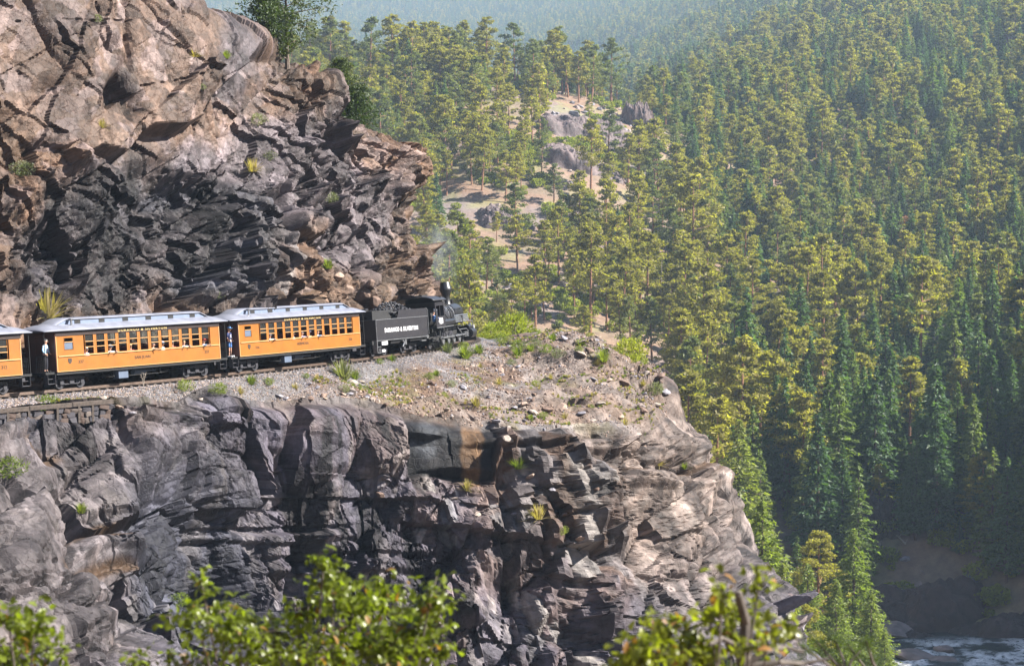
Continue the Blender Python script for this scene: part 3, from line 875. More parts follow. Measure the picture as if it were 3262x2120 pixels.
def pine_parts(seed, H=18.0, n_br=46, per=34, size=.5, rmax=3.0, bare=.38):
    """ponderosa pine: needle clumps carried at the ends of upswept limbs"""
    rng = np.random.default_rng(seed)
    cl = []; limbs = []
    lean = rng.normal(size=2) * .02
    lob = rng.uniform(0, 6.28, 3)
    for i in range(n_br):
        t = bare + (1 - bare) * (i + rng.uniform(0, 1)) / n_br
        az = rng.uniform(0, 6.283)
        q = (t - bare) / (1 - bare)
        r = rmax * (np.sin(min(1, .25 + q * 1.05) * 2.7) ** .8 if q < .75 else (1 - q) * 1.9 + .18) * rng.uniform(.55, 1.08) * (1 + .22 * math.sin(az * 2 + lob[0]))
        z = t * H
        tip = np.array([math.cos(az) * r + lean[0] * z, math.sin(az) * r + lean[1] * z, z + r * rng.uniform(.05, .4) + .2])
        base = np.array([lean[0] * z, lean[1] * z, z])
        limbs.append((base, tip))
        for f, rad in ((1.0, .95), (.62, .7)):
            c = base + (tip - base) * f
            k = int(per * (1 if f == 1 else .6))
            g = rng.normal(size=(k, 3)); g /= np.linalg.norm(g, axis=1)[:, None]
            g *= (rng.uniform(.25, 1, k) ** .5)[:, None] * rad * np.array([1, 1, .55]) * (r / rmax * .5 + .55)
            cl.append(c + g)
    Cn = np.vstack(cl)
    V = tris_at(Cn, size, .45, rng)
    return V, limbs, lean

def fir_parts(seed, H=20.0, rmax=3.2, step=.5, per=9, size=.5, low=.1):
    """fir or spruce: tiers of drooping sprays, narrow pointed top"""
    rng = np.random.default_rng(seed)
    Cs, Bs, limbs = [], [], []
    z = H * low; ph = rng.uniform(0, 6)
    while z < H * .985:
        q = (z - H * low) / (H * (1 - low))
        r0 = rmax * (1 - q) ** .85 * (1 + .12 * math.sin(z * 1.7 + ph)) * (min(1, .55 + q * 4)) + .12
        nb = max(4, int(5 + r0 * 2.2))
        for k in range(nb):
            if rng.uniform() < .08: continue
            az = rng.uniform(0, 6.283); r = r0 * rng.uniform(.6, 1.12)
            zz = z + rng.uniform(-.5, .5) * step
            n = max(3, int(per * r / rmax * 2.1) + 2)
            f = rng.uniform(.25, 1, n) ** .7
            droop = -.28 * r * f ** 1.6 + .1 * r * f
            d = np.array([math.cos(az), math.sin(az)])
            side = np.array([-d[1], d[0]]) 
            sp = rng.normal(size=n) * .16 * r * f
            c = np.stack([d[0] * r * f + side[0] * sp, d[1] * r * f + side[1] * sp, zz + droop + rng.normal(size=n) * .06], 1)
            Cs.append(c); Bs.append(np.tile(np.array([d[0], d[1], -.35]), (n, 1)))
            if k % 3 == 0: limbs.append((np.array([0, 0, zz]), np.array([d[0] * r * .8, d[1] * r * .8, zz - .18 * r])))
        z += step * (1 - .35 * q)
    Cn = np.vstack(Cs); B = np.vstack(Bs)
    return tris_at(Cn, size, .5, rng, B * 1.0), limbs, (0, 0)

def trunk_mesh(name, H, r0, mat, limbs, lean, lr=.05, every=2, top=.97):
    mb = MB()
    n = 7
    pts = [(0, 0, -1.2), (0, 0, .4)] + [(lean[0] * H * t, lean[1] * H * t, H * t) for t in (.3, .6, .85, top)]
    rr = [r0 * 1.35, r0, r0 * .8, r0 * .52, r0 * .25, r0 * .06]
    for i in range(len(pts) - 1): mb.cyl(pts[i], pts[i + 1], rr[i], rr[i + 1], n=n, caps=False)
    for a, b in limbs[::every]:
        mb.cyl(a, b, lr, lr * .35, n=3, caps=False)
    return mb.mesh(name, mat)

def crown_mesh(name, V, mat):
    F3 = np.arange(len(V)).reshape(-1, 3)
    return np_mesh(name, V, F3, mat)

bark_red = paint('pine_bark', (.21, .105, .06), .9, var=.4, scale=4, bump=.5)
bark_grey = paint('fir_bark', (.10, .075, .06), .9, var=.4, scale=5, bump=.5)
bark_dead = paint('dead_wood', (.30, .26, .22), .9, var=.3, scale=5)
M_pine = leaf_mat('pine_needles', (.185, .172, .045), (.24, .215, .06), trans=.55, var=.4)
M_pine2 = leaf_mat('pine_needles_dull', (.105, .125, .045), (.155, .165, .058), trans=.45, var=.4)
M_fir = leaf_mat('fir_needles', (.055, .10, .05), (.09, .145, .06), trans=.42, var=.4)
M_fir2 = leaf_mat('fir_needles_light', (.10, .15, .045), (.15, .18, .06), trans=.45, var=.4)
M_red = leaf_mat('dead_needles', (.26, .12, .07), (.30, .15, .09), trans=.3, var=.3)
M_bush = leaf_mat('scrub_leaves', (.15, .18, .03), (.24, .25, .05), trans=.5, var=.35)
M_rivb = leaf_mat('river_bank_leaves', (.10, .14, .03), (.16, .19, .04), trans=.45, var=.35)

M_near = leaf_mat('sunlit_needles', (.14, .18, .05), (.18, .20, .06), trans=.5, var=.4)  # fir needles coloured brighter so these trees look sunlit
# kinds: (name, list of (crown mesh, trunk mesh, height))
def kind(tagname, fn, seeds, mat, bark, HH, r0, fine=1, **kw):
    out = []
    for s in seeds:
        V, limbs, lean = fn(s, **kw)
        out.append((crown_mesh(tagname + '_crown', V, mat), trunk_mesh(tagname + '_trunk', HH, r0, bark, limbs, lean, every=2 if fine else 6), HH))
    return out

K = {
    'pine': kind('pine', pine_parts, (1, 2, 3, 4), M_pine, bark_red, 18, .26, H=18., n_br=46, per=34, size=.62),
    'dullpine': kind('dullpine', pine_parts, (5, 6), M_pine2, bark_red, 18, .26, H=18., n_br=50, per=32, size=.62, rmax=3.4, bare=.25),
    'fir': kind('fir', fir_parts, (11, 12, 13), M_fir, bark_grey, 20, .24, H=20., rmax=3.3, size=.6),
    'lightfir': kind('lightfir', fir_parts, (14, 15), M_fir2, bark_grey, 19, .24, H=19., rmax=3.4, step=.62, size=.6),
    'deadpine': kind('deadpine', pine_parts, (21,), M_red, bark_grey, 15, .22, H=15., n_br=40, per=18, size=.5, rmax=3.0, bare=.15),
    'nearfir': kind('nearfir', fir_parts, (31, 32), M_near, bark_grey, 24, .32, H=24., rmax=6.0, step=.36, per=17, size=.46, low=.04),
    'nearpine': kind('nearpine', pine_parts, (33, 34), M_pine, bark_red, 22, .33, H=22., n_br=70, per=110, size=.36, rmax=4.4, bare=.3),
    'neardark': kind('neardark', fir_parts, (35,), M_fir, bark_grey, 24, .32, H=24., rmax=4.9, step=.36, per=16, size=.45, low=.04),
}
WORD = {'pine': 'ponderosa pine', 'dullpine': 'dull green pine', 'fir': 'blue-green fir', 'lightfir': 'yellow-green fir', 'deadpine': 'dead rust-red conifer',
        'nearfir': 'sunlit fir', 'nearpine': 'sunlit open-crowned pine', 'neardark': 'dark broad fir'}
NAME = {'pine': 'pine_tree', 'dullpine': 'pine_tree', 'fir': 'fir_tree', 'lightfir': 'fir_tree', 'deadpine': 'dead_tree', 'nearfir': 'fir_tree', 'nearpine': 'pine_tree', 'neardark': 'fir_tree'}

def plant(kind_, v, loc, h, rot, label=None, group=None):
    c, t, H = K[kind_][v % len(K[kind_])]
    s = h / H
    e = empty(NAME[kind_], loc, label, 'tree', group)
    e.rotation_euler = (0, 0, rot); e.scale = (s * 1.22, s * 1.22, s)
    link('trunk', t, e); link('crown', c, e)
    return e

# ------------------------------------------------------------------ where trees stand
rngT = np.random.default_rng(77)
# bare rocky places on the slopes (photo x, y, radius x, radius y): fewer trees
BARE = [(1560, 290, 120, 30), (1880, 390, 170, 60), (1900, 480, 160, 60), (1800, 560, 60, 40), (1600, 680, 50, 40), (1310, 510, 70, 50), (1860, 700, 90, 50), (2080, 860, 60, 40), (2250, 1000, 50, 60), (2230, 1120, 60, 50),
        (2420, 1160, 40, 60), (2480, 1250, 45, 60), (2860, 1830, 90, 110), (2950, 1900, 140, 90), (1470, 870, 30, 40), (1100, 200, 100, 20), (2240, 380, 60, 20), (1700, 960, 60, 40), (1620, 970, 50, 60), (2150, 1200, 60, 60)]
# silhouette of headland and cliff in the photo: hides what stands behind
SIL = [(0, -900), (640, 0), (830, 90), (980, 170), (1030, 280), (1130, 370), (1230, 430), (1290, 530), (1300, 700), (1340, 780), (1370, 945), (1530, 1050), (1750, 1045), (1900, 1090), (2050, 1170), (2130, 1200), (2145, 1290), (2200, 1370), (2290, 1490), (2350, 1580), (2400, 1760), (2500, 1900), (2560, 2120), (2561, 9999)]
_sx, _sy = zip(*SIL)
def hidden(px, ytop):
    """true where the tree's top is well behind the near rock"""
    return np.where(px < 2561, ytop > np.interp(px, _sx, _sy) + 25, False) & (px < 2560)

def sample(n, d0, d1, spacing_fn, pw=1.0):
    d = (rngT.uniform(0, 1, n) * (d1 ** 2 - d0 ** 2) + d0 ** 2) ** .5
    u = rngT.uniform(-.165, .335, n)
    m_ = d < 420; u[m_] = rngT.uniform(-.165, .36, m_.sum())
    return u * d, d

def forest():
    X, Y = sample(16500, 262, 1250, None)
    Z = land(X, Y)
    P = np.stack([X, Y, Z], 1)
    px, py = proj(P)
    keep = np.ones(len(P), bool)
    dens = .27 + .72 * fbm(P, 35, 3, 401)
    dens = np.where(px > 2150, dens + .38, dens)
    dens = np.where((py < 330) & (px < 2150), dens + .25, dens)
    for (cx, cy, rx, ry) in BARE: dens = np.where(((px - cx) / rx) ** 2 + ((py - cy) / ry) ** 2 < 1, dens * .12, dens)
    dr = np.full(len(P), 999.)
    nearm = Y < 420
    for r in RIVER: dr[nearm] = np.minimum(dr[nearm], np.hypot(X[nearm] - r[0], Y[nearm] - r[1]))
    keep &= (rngT.uniform(0, 1, len(P)) < dens) & (dr > 20) & (Z > WATER_Z + 1)
    h = np.clip(rngT.normal(15.0, 4.6, len(P)), 4.5, 26) * np.where((px > 2100) & (py > 1100), 1.15, 1)
    # keep a minimum gap by cell hashing
    cell = {}
    idx = np.argsort(-h)
    ok = np.zeros(len(P), bool)
    for i in idx:
        if not keep[i]: continue
        g = 3.8 if px[i] > 2150 else 5.2
        k = (int(X[i] // g), int(Y[i] // g))
        if k in cell: continue
        cell[k] = 1; ok[i] = True
    keep = ok
    ptop = proj(P + np.stack([0 * h, 0 * h, h], 1))[1]
    keep &= ~hidden(px, ptop) & (px > 900) & (px < 4500)
    P, h, px, py, ptop = P[keep], h[keep], px[keep], py[keep], ptop[keep]
    # mix of kinds
    n = fbm(P, 70, 2, 402) + rngT.normal(0, .35, len(P))
    firw = sstep(0, 1, (px - 1900) / 1300) * .5 + sstep(900, 1700, py) * .35 + .12
    ridge_ = sstep(2150, 1950, px - (py - 330) * .25)
    valley_ = np.exp(-((px - 2230 - (py - 330) * .25) / 130) ** 2) * (py < 900)
    firw = firw * (1 - .75 * ridge_) + .45 * valley_
    q = rngT.uniform(0, 1, len(P)) + n * .18
    kd = np.where(q < firw, np.where(rngT.uniform(0, 1, len(P)) < .6, 'fir', 'lightfir'), np.where(rngT.uniform(0, 1, len(P)) < .72, 'pine', 'dullpine'))
    return P, h, px, py, ptop, kd

FP, FH, FX, FY, FT, FK = forest()

def place_name(x, y):
    if x < 1420: c = 'left of the smokestack beside the upper cliff'
    elif x < 1700: c = 'behind the locomotive smokestack'
    elif x < 1960: c = 'below the knoll outcrop'
    elif x < 2200: c = 'right of the knoll outcrop'
    elif x < 2450: c = 'above the headland tip'
    elif x < 2750: c = 'in mid right forest'
    elif x < 3000: c = 'right of mid forest'
    else: c = 'by the right photo edge'
    if y > 1750: r = 'low by the river'
    elif y > 1450: r = 'above the river bank'
    elif y > 1150: r = 'in lower slope row'
    elif y > 900: r = 'in middle slope row'
    elif y > 650: r = 'in upper slope row'
    elif y > 400: r = 'near the ridge'
    else: r = 'along the ridge crest'
    return r + ' ' + c
RANK = ['tallest', 'second tallest', 'third tallest', 'fourth tallest', 'fifth tallest', 'sixth tallest', 'seventh tallest', 'eighth tallest', 'ninth tallest', 'tenth tallest', 'eleventh tallest', 'twelfth tallest', 'thirteenth tallest', 'fourteenth tallest', 'fifteenth tallest', 'sixteenth tallest', 'seventeenth tallest', 'eighteenth tallest', 'nineteenth tallest', 'twentieth tallest', 'twenty-first tallest', 'twenty-second tallest']
GROUP = {'pine': 'ponderosa pines on the canyon slopes', 'dullpine': 'ponderosa pines on the canyon slopes', 'fir': 'firs on the canyon slopes', 'lightfir': 'firs on the canyon slopes', 'deadpine': 'dead trees on the slope',
         'nearfir': 'trees between headland and river', 'nearpine': 'trees between headland and river', 'neardark': 'firs on the canyon slopes'}

# hand-placed trees that stand out: photo x of trunk, y of foot, distance, y of top, kind, label
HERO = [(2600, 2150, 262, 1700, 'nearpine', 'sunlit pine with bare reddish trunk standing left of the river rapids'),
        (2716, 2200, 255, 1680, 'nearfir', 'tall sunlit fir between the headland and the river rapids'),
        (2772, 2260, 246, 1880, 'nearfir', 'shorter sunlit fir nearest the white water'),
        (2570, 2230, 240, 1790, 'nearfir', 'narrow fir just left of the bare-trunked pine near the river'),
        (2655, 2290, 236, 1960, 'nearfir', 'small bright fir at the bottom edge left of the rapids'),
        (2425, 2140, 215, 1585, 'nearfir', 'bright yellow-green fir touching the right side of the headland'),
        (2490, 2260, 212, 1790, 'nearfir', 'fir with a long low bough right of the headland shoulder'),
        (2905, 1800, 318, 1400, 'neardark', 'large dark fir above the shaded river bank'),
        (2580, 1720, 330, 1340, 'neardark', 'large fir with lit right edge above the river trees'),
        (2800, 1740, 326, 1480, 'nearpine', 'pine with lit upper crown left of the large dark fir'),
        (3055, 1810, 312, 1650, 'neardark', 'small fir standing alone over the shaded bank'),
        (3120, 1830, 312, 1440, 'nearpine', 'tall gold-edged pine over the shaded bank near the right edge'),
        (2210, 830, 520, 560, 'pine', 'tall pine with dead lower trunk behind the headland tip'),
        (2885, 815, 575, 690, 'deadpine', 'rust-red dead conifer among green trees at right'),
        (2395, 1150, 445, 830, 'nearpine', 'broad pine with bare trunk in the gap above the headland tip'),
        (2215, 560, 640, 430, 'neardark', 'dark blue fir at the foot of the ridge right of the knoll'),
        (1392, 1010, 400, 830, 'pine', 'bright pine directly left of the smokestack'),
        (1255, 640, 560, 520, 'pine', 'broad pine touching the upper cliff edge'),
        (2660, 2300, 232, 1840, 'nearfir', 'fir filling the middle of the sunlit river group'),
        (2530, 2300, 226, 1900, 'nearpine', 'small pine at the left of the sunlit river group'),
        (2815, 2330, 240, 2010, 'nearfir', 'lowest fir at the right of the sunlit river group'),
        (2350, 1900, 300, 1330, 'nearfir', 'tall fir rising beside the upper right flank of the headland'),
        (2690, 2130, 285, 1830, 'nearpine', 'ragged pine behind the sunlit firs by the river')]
n_single = 300 - len(HERO)
for i, (x, y, d, yt, kd, lab) in enumerate(HERO):
    p = at(x, y, d); z = float(land(p.x, p.y)); 
    top = at(x, yt, d)

    plant(kd, i, (p.x, p.y, min(p.z, z) if y > 1900 else z), max(4, top.z - (min(p.z, z) if y > 1900 else z)), i * 1.3, lab, GROUP[kd])
big = (FH / FP[:, 1]) * ((FX < 3262) & (FX > 1000) & ~hidden(FX, FT + 60) & (FT < 2120)) 
order = np.argsort(-big)
single = order[:n_single]; rest = order[n_single:]
cnt = {}
for i in single[np.argsort(-FH[single] / FP[single, 1])]:
    pn = place_name(FX[i], FY[i]); k = str(FK[i]); key = (WORD[k], pn); cnt[key] = cnt.get(key, 0) + 1
    lab = RANK[min(cnt[key], len(RANK)) - 1] + ' ' + WORD[k] + ' ' + pn
    plant(k, int(FX[i]) + int(FY[i]), (FP[i, 0], FP[i, 1], FP[i, 2] - .3), float(FH[i]), float(FX[i]), lab, GROUP[k])

# ------------------------------------------------------------------ the rest of the forest, one object per scatter
def scatter(name, P, S, ROT, KI, protos, label=None, kind='stuff', wide=1.0):
    """one object: copies of the prototype meshes at points, by geometry nodes"""
    col = bpy.data.collections.new(name + '_shapes')
    for i, me_list in enumerate(protos):
        # join parts into one shape
        bm = bmesh.new(); mats = []
        for me in me_list:
            off = len(mats); k0 = len(bm.faces)
            bm.from_mesh(me); bm.faces.ensure_lookup_table()
            mats += list(me.materials)
            for f in bm.faces[k0:]: f.material_index = off
        me2 = bpy.data.meshes.new('%s_shape' % name); bm.to_mesh(me2); bm.free()
        for m in mats: me2.materials.append(m)
        for f_att in ('tint',):
            pass
        o = bpy.data.objects.new('%02d_%s_shape' % (i, name), me2); col.objects.link(o)
    me = bpy.data.meshes.new(name)
    me.vertices.add(len(P)); me.vertices.foreach_set('co', np.asarray(P, np.float32).ravel())
    for nm, ty, arr in (('size', 'FLOAT', np.asarray(S, np.float32)), ('pick', 'INT', np.asarray(KI, np.int32))):
        a = me.attributes.new(nm, ty, 'POINT'); a.data.foreach_set('value', arr)
    a = me.attributes.new('turn', 'FLOAT_VECTOR', 'POINT'); a.data.foreach_set('vector', np.asarray(ROT, np.float32).ravel())
    o = link(name, me)
    ng = bpy.data.node_groups.new(name + '_nodes', 'GeometryNodeTree')
    ng.interface.new_socket('Geometry', in_out='INPUT', socket_type='NodeSocketGeometry')
    ng.interface.new_socket('Geometry', in_out='OUTPUT', socket_type='NodeSocketGeometry')
    gi = ng.nodes.new('NodeGroupInput'); go = ng.nodes.new('NodeGroupOutput')
    ci = ng.nodes.new('GeometryNodeCollectionInfo'); ci.inputs['Collection'].default_value = col
    ci.inputs['Separate Children'].default_value = True
    ci.inputs['Reset Children'].default_value = True
    ip = ng.nodes.new('GeometryNodeInstanceOnPoints'); ip.inputs['Pick Instance'].default_value = True
    def named(nm, ty):
        n = ng.nodes.new('GeometryNodeInputNamedAttribute'); n.data_type = ty; n.inputs['Name'].default_value = nm
        return next(s for s in n.outputs if s.name == 'Attribute' and s.enabled)
    e2r = ng.nodes.new('FunctionNodeEulerToRotation')
    ng.links.new(gi.outputs[0], ip.inputs['Points']); ng.links.new(ci.outputs[0], ip.inputs['Instance'])
    ng.links.new(named('pick', 'INT'), ip.inputs['Instance Index'])
    ng.links.new(named('turn', 'FLOAT_VECTOR'), e2r.inputs[0]); ng.links.new(e2r.outputs[0], ip.inputs['Rotation'])
    vm = ng.nodes.new('ShaderNodeVectorMath'); vm.operation = 'SCALE'; vm.inputs[0].default_value = (wide, wide, 1)
    ng.links.new(named('size', 'FLOAT'), vm.inputs['Scale']); ng.links.new(vm.outputs[0], ip.inputs['Scale'])
    ng.links.new(ip.outputs[0], go.inputs[0])
    md = o.modifiers.new('scatter', 'NODES'); md.node_group = ng
    tag(o, label, kind=kind)
    return o

kinds = ['pine', 'dullpine', 'fir', 'lightfir']
protos = []; base = {}
for k in kinds:
    base[k] = len(protos)
    for c, t, H in K[k]: protos.append([c, t])
ki = np.array([base[k] + int(v) % len(K[k]) for k, v in zip(FK[rest], FX[rest])])
Hs = np.array([K[k][0][2] for k in FK[rest]])
n = len(rest)
scatter('forest', FP[rest] - [0, 0, .3], FH[rest] / Hs, np.stack([np.zeros(n), np.zeros(n), rngT.uniform(0, 6.28, n)], 1), ki, protos, 'conifers covering the canyon slopes', wide=1.3)

# far forest on the blue mountain, simpler shapes
far_protos = []
for s in (1, 2):
    V, lm, ln = fir_parts(50 + s, H=16., rmax=2.8, step=1.3, per=4, size=1.3); far_protos.append([crown_mesh('far_fir', V, M_fir)])
for s in (1, 2):
    V, lm, ln = pine_parts(60 + s, H=15., n_br=20, per=14, size=1.1, rmax=3.0, bare=.25); far_protos.append([crown_mesh('far_pine', V, M_pine2 if s == 1 else M_pine)])
X, Y = sample(95000, 1050, 4250, None)
P = np.stack([X, Y, land(X, Y)], 1)
px, py = proj(P); dn = .75 + .7 * fbm(P, 120, 3, 411)
kp = (rngT.uniform(0, 1, len(P)) < dn) & (py < 420) & (py > -260) & (px > 500) & (px < 3600)
P = P[kp]; n = len(P)
hs = rngT.uniform(.6, 1.3, n)
scatter('far_forest', P, hs, np.stack([np.zeros(n), np.zeros(n), rngT.uniform(0, 6.28, n)], 1), np.where(rngT.uniform(0, 1, n) < .55, rngT.integers(0, 2, n), rngT.integers(2, 4, n)), far_protos, 'hazy conifers on the far mountain', wide=1.2)

# scrub between the trees
bp = []
for s in range(3):
    rng = np.random.default_rng(90 + s)
    g = rng.normal(size=(420, 3)); g /= np.linalg.norm(g, axis=1)[:, None]; g *= (rng.uniform(.3, 1, 420) ** .4)[:, None]
    g = g * np.array([1.3, 1.3, .85]) + [0, 0, .8]; g[:, :2] += .35 * np.sin(g[:, [1, 0]] * 4 + s)
    bp.append([crown_mesh('scrub_shape', tris_at(g, .34, .8, rng), M_bush)])
X, Y = sample(14000, 262, 900, None)
P = np.stack([X, Y, land(X, Y)], 1); px, py = proj(P)
kp = (fbm(P, 25, 3, 421) + rngT.normal(0, .15, len(P)) > .12) & (P[:, 2] > WATER_Z + 1) & ~hidden(px, py - 20) & (px > 950) & (px < 3500)
P = P[kp]; n = len(P)
scatter('undergrowth', P, rngT.uniform(.6, 1.9, n), np.stack([np.zeros(n), np.zeros(n), rngT.uniform(0, 6.28, n)], 1), rngT.integers(0, 3, n), bp, 'yellow-green scrub between the trees')

# loose rock on the slopes
def stone_mesh(seed, flat=.6, sub=2, cols=None, mat=None):
    bm = bmesh.new(); bmesh.ops.create_icosphere(bm, subdivisions=sub, radius=1)
    rng = random.Random(seed)
    planes = [(Vector((rng.gauss(0, 1), rng.gauss(0, 1), rng.gauss(0, 1))).normalized(), rng.uniform(.5, .85)) for _ in range(11)]
    for v in bm.verts:
        for nrm, d in planes:
            k = v.co.dot(nrm)
            if k > d: v.co -= nrm * (k - d)
        v.co.z *= flat
    me = bpy.data.meshes.new('stone'); bm.to_mesh(me); bm.free()
    if mat: me.materials.append(mat)
    return me
M_stone = paint('loose_stone', (.22, .17, .15), .85, var=.35, scale=2.0, bump=.4)
M_stone2 = paint('grey_stone', (.17, .16, .18), .8, var=.35, scale=2.0, bump=.4)
st_shapes = [[stone_mesh(i, .65, 1, mat=M_stone if i % 2 else M_stone2)] for i in range(6)]
X, Y = sample(9000, 262, 800, None)
P = np.stack([X, Y, land(X, Y)], 1); px, py = proj(P)
m = np.zeros(len(P))
for (cx, cy, rx, ry) in BARE: m = np.maximum(m, 1 - sstep(.6, 1.4, np.hypot((px - cx) / rx, (py - cy) / ry)))
kp = (m + fbm(P, 15, 3, 431) * .7 > .42 - (py > 1500) * .12) & (px > 950) & (px < 3500)
P = P[kp]; n = len(P)
scatter('slope_rubble', P, np.exp(rngT.normal(-.1, .6, n)) * 1.1, rngT.uniform(0, 6.28, (n, 3)) * [.1, .1, 1], rngT.integers(0, 6, n), st_shapes, 'grey and pinkish rock lying on the slopes')

# rock outcrops on the knoll and by the river
M_out = rock_mat('outcrop_rock', fine=.5, bump=.6)
def outcrop(x, y, d, wx, wy, hgt, label, seed, col=(.2, .165, .17), res=90):
    c = at(x, y, d); gx = np.linspace(-1, 1, res)
    A, B_ = np.meshgrid(gx, gx)
    X = c.x + A * wx; Y = c.y + B_ * wy
    Z0 = land(X, Y)
    P = np.stack([X.ravel(), Y.ravel(), Z0.ravel()], 1)
    r = np.hypot(A, B_).ravel() + fbm(P, wx * .5, 3, seed) * .45
    v, h, e, c1 = blocks(P, (wx * .28, wx * .28, wx * .3), seed, 1.0, .6, 1.8, .3, rotm(20, 15, seed * 20))
    v3, h3, e3, c3 = blocks(P, (wx * .04, wx * .045, wx * .03), seed + 2, 1.0, 1.0, 1.8, .3, rotm(5, 15, seed * 10))
    v2, h2, e2, c2 = blocks(P, (wx * .1, wx * .1, wx * .08), seed + 1, 1.0, .6, 1.8, .3, rotm(10, 15, seed * 10))
    up = (1 - sstep(.45, 1.0, r))
    P[:, 2] += up * hgt * (.75 + v * .55 + v2 * .2 + v3 * .08) - (1 - up) * 1.0
    P[:, 1] -= up * hgt * .35
    cc = np.array(col) * (.5, .44, .42) * (.5 + .4 * c1 + .4 * c2 + .3 * c3)[:, None] * (1 - .5 * sstep(.15, 0, e))[:, None]  # last factor darkens the creases between blocks, shade put into the colour
    o = link('rock_outcrop', np_mesh('rock_outcrop', P, sheet_faces(res, res), M_out, False, cc))
    return tag(o, label, 'rock outcrop')
outcrop(1900, 430, 655, 24, 17, 6, 'largest bare rock outcrop, on the right shoulder of the wooded knoll', 501, (.2, .165, .17))
outcrop(1845, 520, 610, 19, 14, 5, 'sloping rock slab just below the largest outcrop on the knoll', 503)
outcrop(1560, 300, 690, 26, 9, 3, 'long pale rock ledge under the knoll crest', 505, (.25, .2, .18))
outcrop(2035, 360, 700, 9, 9, 8, 'rounded rock bluff at the right end of the knoll', 507, (.2, .16, .16))
outcrop(1300, 510, 600, 13, 9, 4, 'dark rock patch on the slope beside the upper cliff edge', 509, (.2, .18, .19))
outcrop(1610, 690, 540, 10, 8, 4, 'small rocky step halfway down the slope above the smokestack', 511)
outcrop(1860, 710, 535, 13, 8, 4, 'pale rock ribs on the slope above the headland crest', 513, (.24, .19, .18))
outcrop(2080, 860, 505, 9, 8, 4, 'rock step on the slope right above the headland tip', 515)
outcrop(2890, 1890, 303, 20, 6, 5, 'shaded layered rock bank at the edge of the river', 517, (.085, .062, .058), 120)  # river bank rocks get a darker colour that deepens their shade
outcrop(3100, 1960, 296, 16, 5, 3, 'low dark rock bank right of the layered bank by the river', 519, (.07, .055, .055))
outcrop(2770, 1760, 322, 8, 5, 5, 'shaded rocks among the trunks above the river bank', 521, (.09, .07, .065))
for k, (x, y, d, s, lab) in enumerate([(2905, 2100, 279, 2.6, 'brown boulder splitting the white water'), (2850, 2022, 297, 4.0, 'long flat boulder at the far water edge'), (3010, 2075, 284, 1.6, 'small wet boulder in the rapids'), (2990, 2112, 277, 2.0, 'dark boulder at the bottom of the rapids')]):
    p = at(x, y, d)
    o = link('river_boulder', stone_mesh(700 + k, .5, 3, mat=M_stone), loc=(p.x, p.y, WATER_Z + .1))
    o.scale = (s * 1.4, s, s); o.rotation_euler = (0, 0, k)
    tag(o, lab, 'boulder', 'boulders in the river')

# fallen logs and snags
def log(x, y, d, length, ang, label, r=.22):
    p = at(x, y, d); z = float(land(p.x, p.y)); mb = MB(); L = length / 2
    mb.cyl((-L, 0, 0), (L * .2, 0, .05), r, r * .8, 8).cyl((L * .2, 0, .05), (L, .1, .1), r * .8, r * .4, 8)
    for k in range(5): mb.cyl((-L + k * L * .4, 0, .1), (-L + k * L * .4 + .3, (.5 if k % 2 else -.5), .8), .05, .02, 5)
    o = mb.build('fallen_log', bark_dead, None, loc=(p.x, p.y, z + .3)); o.rotation_euler = (0, -R(12), R(ang))
    tag(o, label, 'log', 'fallen logs on the slope')
log(2235, 1035, 452, 12, 70, 'pale fallen log steep on the open slope above the headland tip')
log(2475, 1180, 430, 8, -20, 'pale log lying in the clearing right of the headland tip', .25)
log(2945, 1885, 302, 8, 150, 'pale log above the shaded rock bank by the river', .2)
log(1600, 305, 690, 12, 20, 'long log on the pale ledge under the knoll crest', .3)
log(2860, 1700, 318, 7, 100, 'thin grey log among the shaded trunks above the bank', .16)
for k, (x, y, d, h, lab) in enumerate([(1042, 225, 745, 15, 'leftmost bare snag on the skyline beside the cliff pine'), (1065, 225, 742, 14, 'second bare snag on the skyline beside the cliff pine'), (2105, 1010, 470, 15, 'grey snag behind the headland ridge'), (3110, 700, 620, 17, 'reddish bare trunk in the right forest')]):
    p = at(x, y, d); z = float(land(p.x, p.y)); mb = MB(); rg = random.Random(k)
    mb.cyl((0, 0, -1), (.2, 0, h), .28, .05, 7)
    for q in range(14):
        zz = h * rg.uniform(.3, .95); a = rg.uniform(0, 6.28); l = rg.uniform(.6, 1.8) * (1.2 - zz / h)
        mb.cyl((.2 * zz / h, 0, zz), (math.cos(a) * l, math.sin(a) * l, zz + rg.uniform(-.2, .3)), .05, .015, 4)
    tag(mb.build('dead_snag', bark_dead if k < 3 else bark_red, None, loc=(p.x, p.y, z)), lab, 'dead tree', 'dead snags')
# ------------------------------------------------------------------ paints for the train
M_org = paint('orange_yellow_paint', (.245, .086, .0065), .5, var=.10, scale=2, dirt=.10)
M_trim = paint('pale_yellow_trim', (.42, .24, .10), .5, var=.06)
M_maroon = paint('maroon_paint', (.055, .018, .012), .5, var=.2)
M_letterb = paint('dark_letterboard', (.022, .012, .010), .5, var=.2)
M_roof = paint('silver_grey_roof', (.155, .165, .21), .5, var=.25, scale=1.2, dirt=.25)
M_clere = paint('clerestory_skylit', (.13, .165, .24), .5, var=.1, dirt=.2)  # blue of the sky light put into the clerestory colour
M_black = paint('black_enamel', (.012, .012, .014), .38, var=.3, scale=3, spec=.6, dirt=.25)
M_blk2 = paint('sooty_black', (.008, .008, .009), .75, var=.4, scale=5)
M_tender = paint('tender_side_black', (.014, .0135, .018), .42, var=.2, scale=1.5, spec=.7, dirt=.35)
M_boiler = paint('boiler_jacket', (.05, .05, .058), .28, metal=.4, var=.2, scale=3, spec=.8)
M_steel = paint('worn_steel', (.30, .31, .33), .38, metal=.8, var=.3, scale=6)
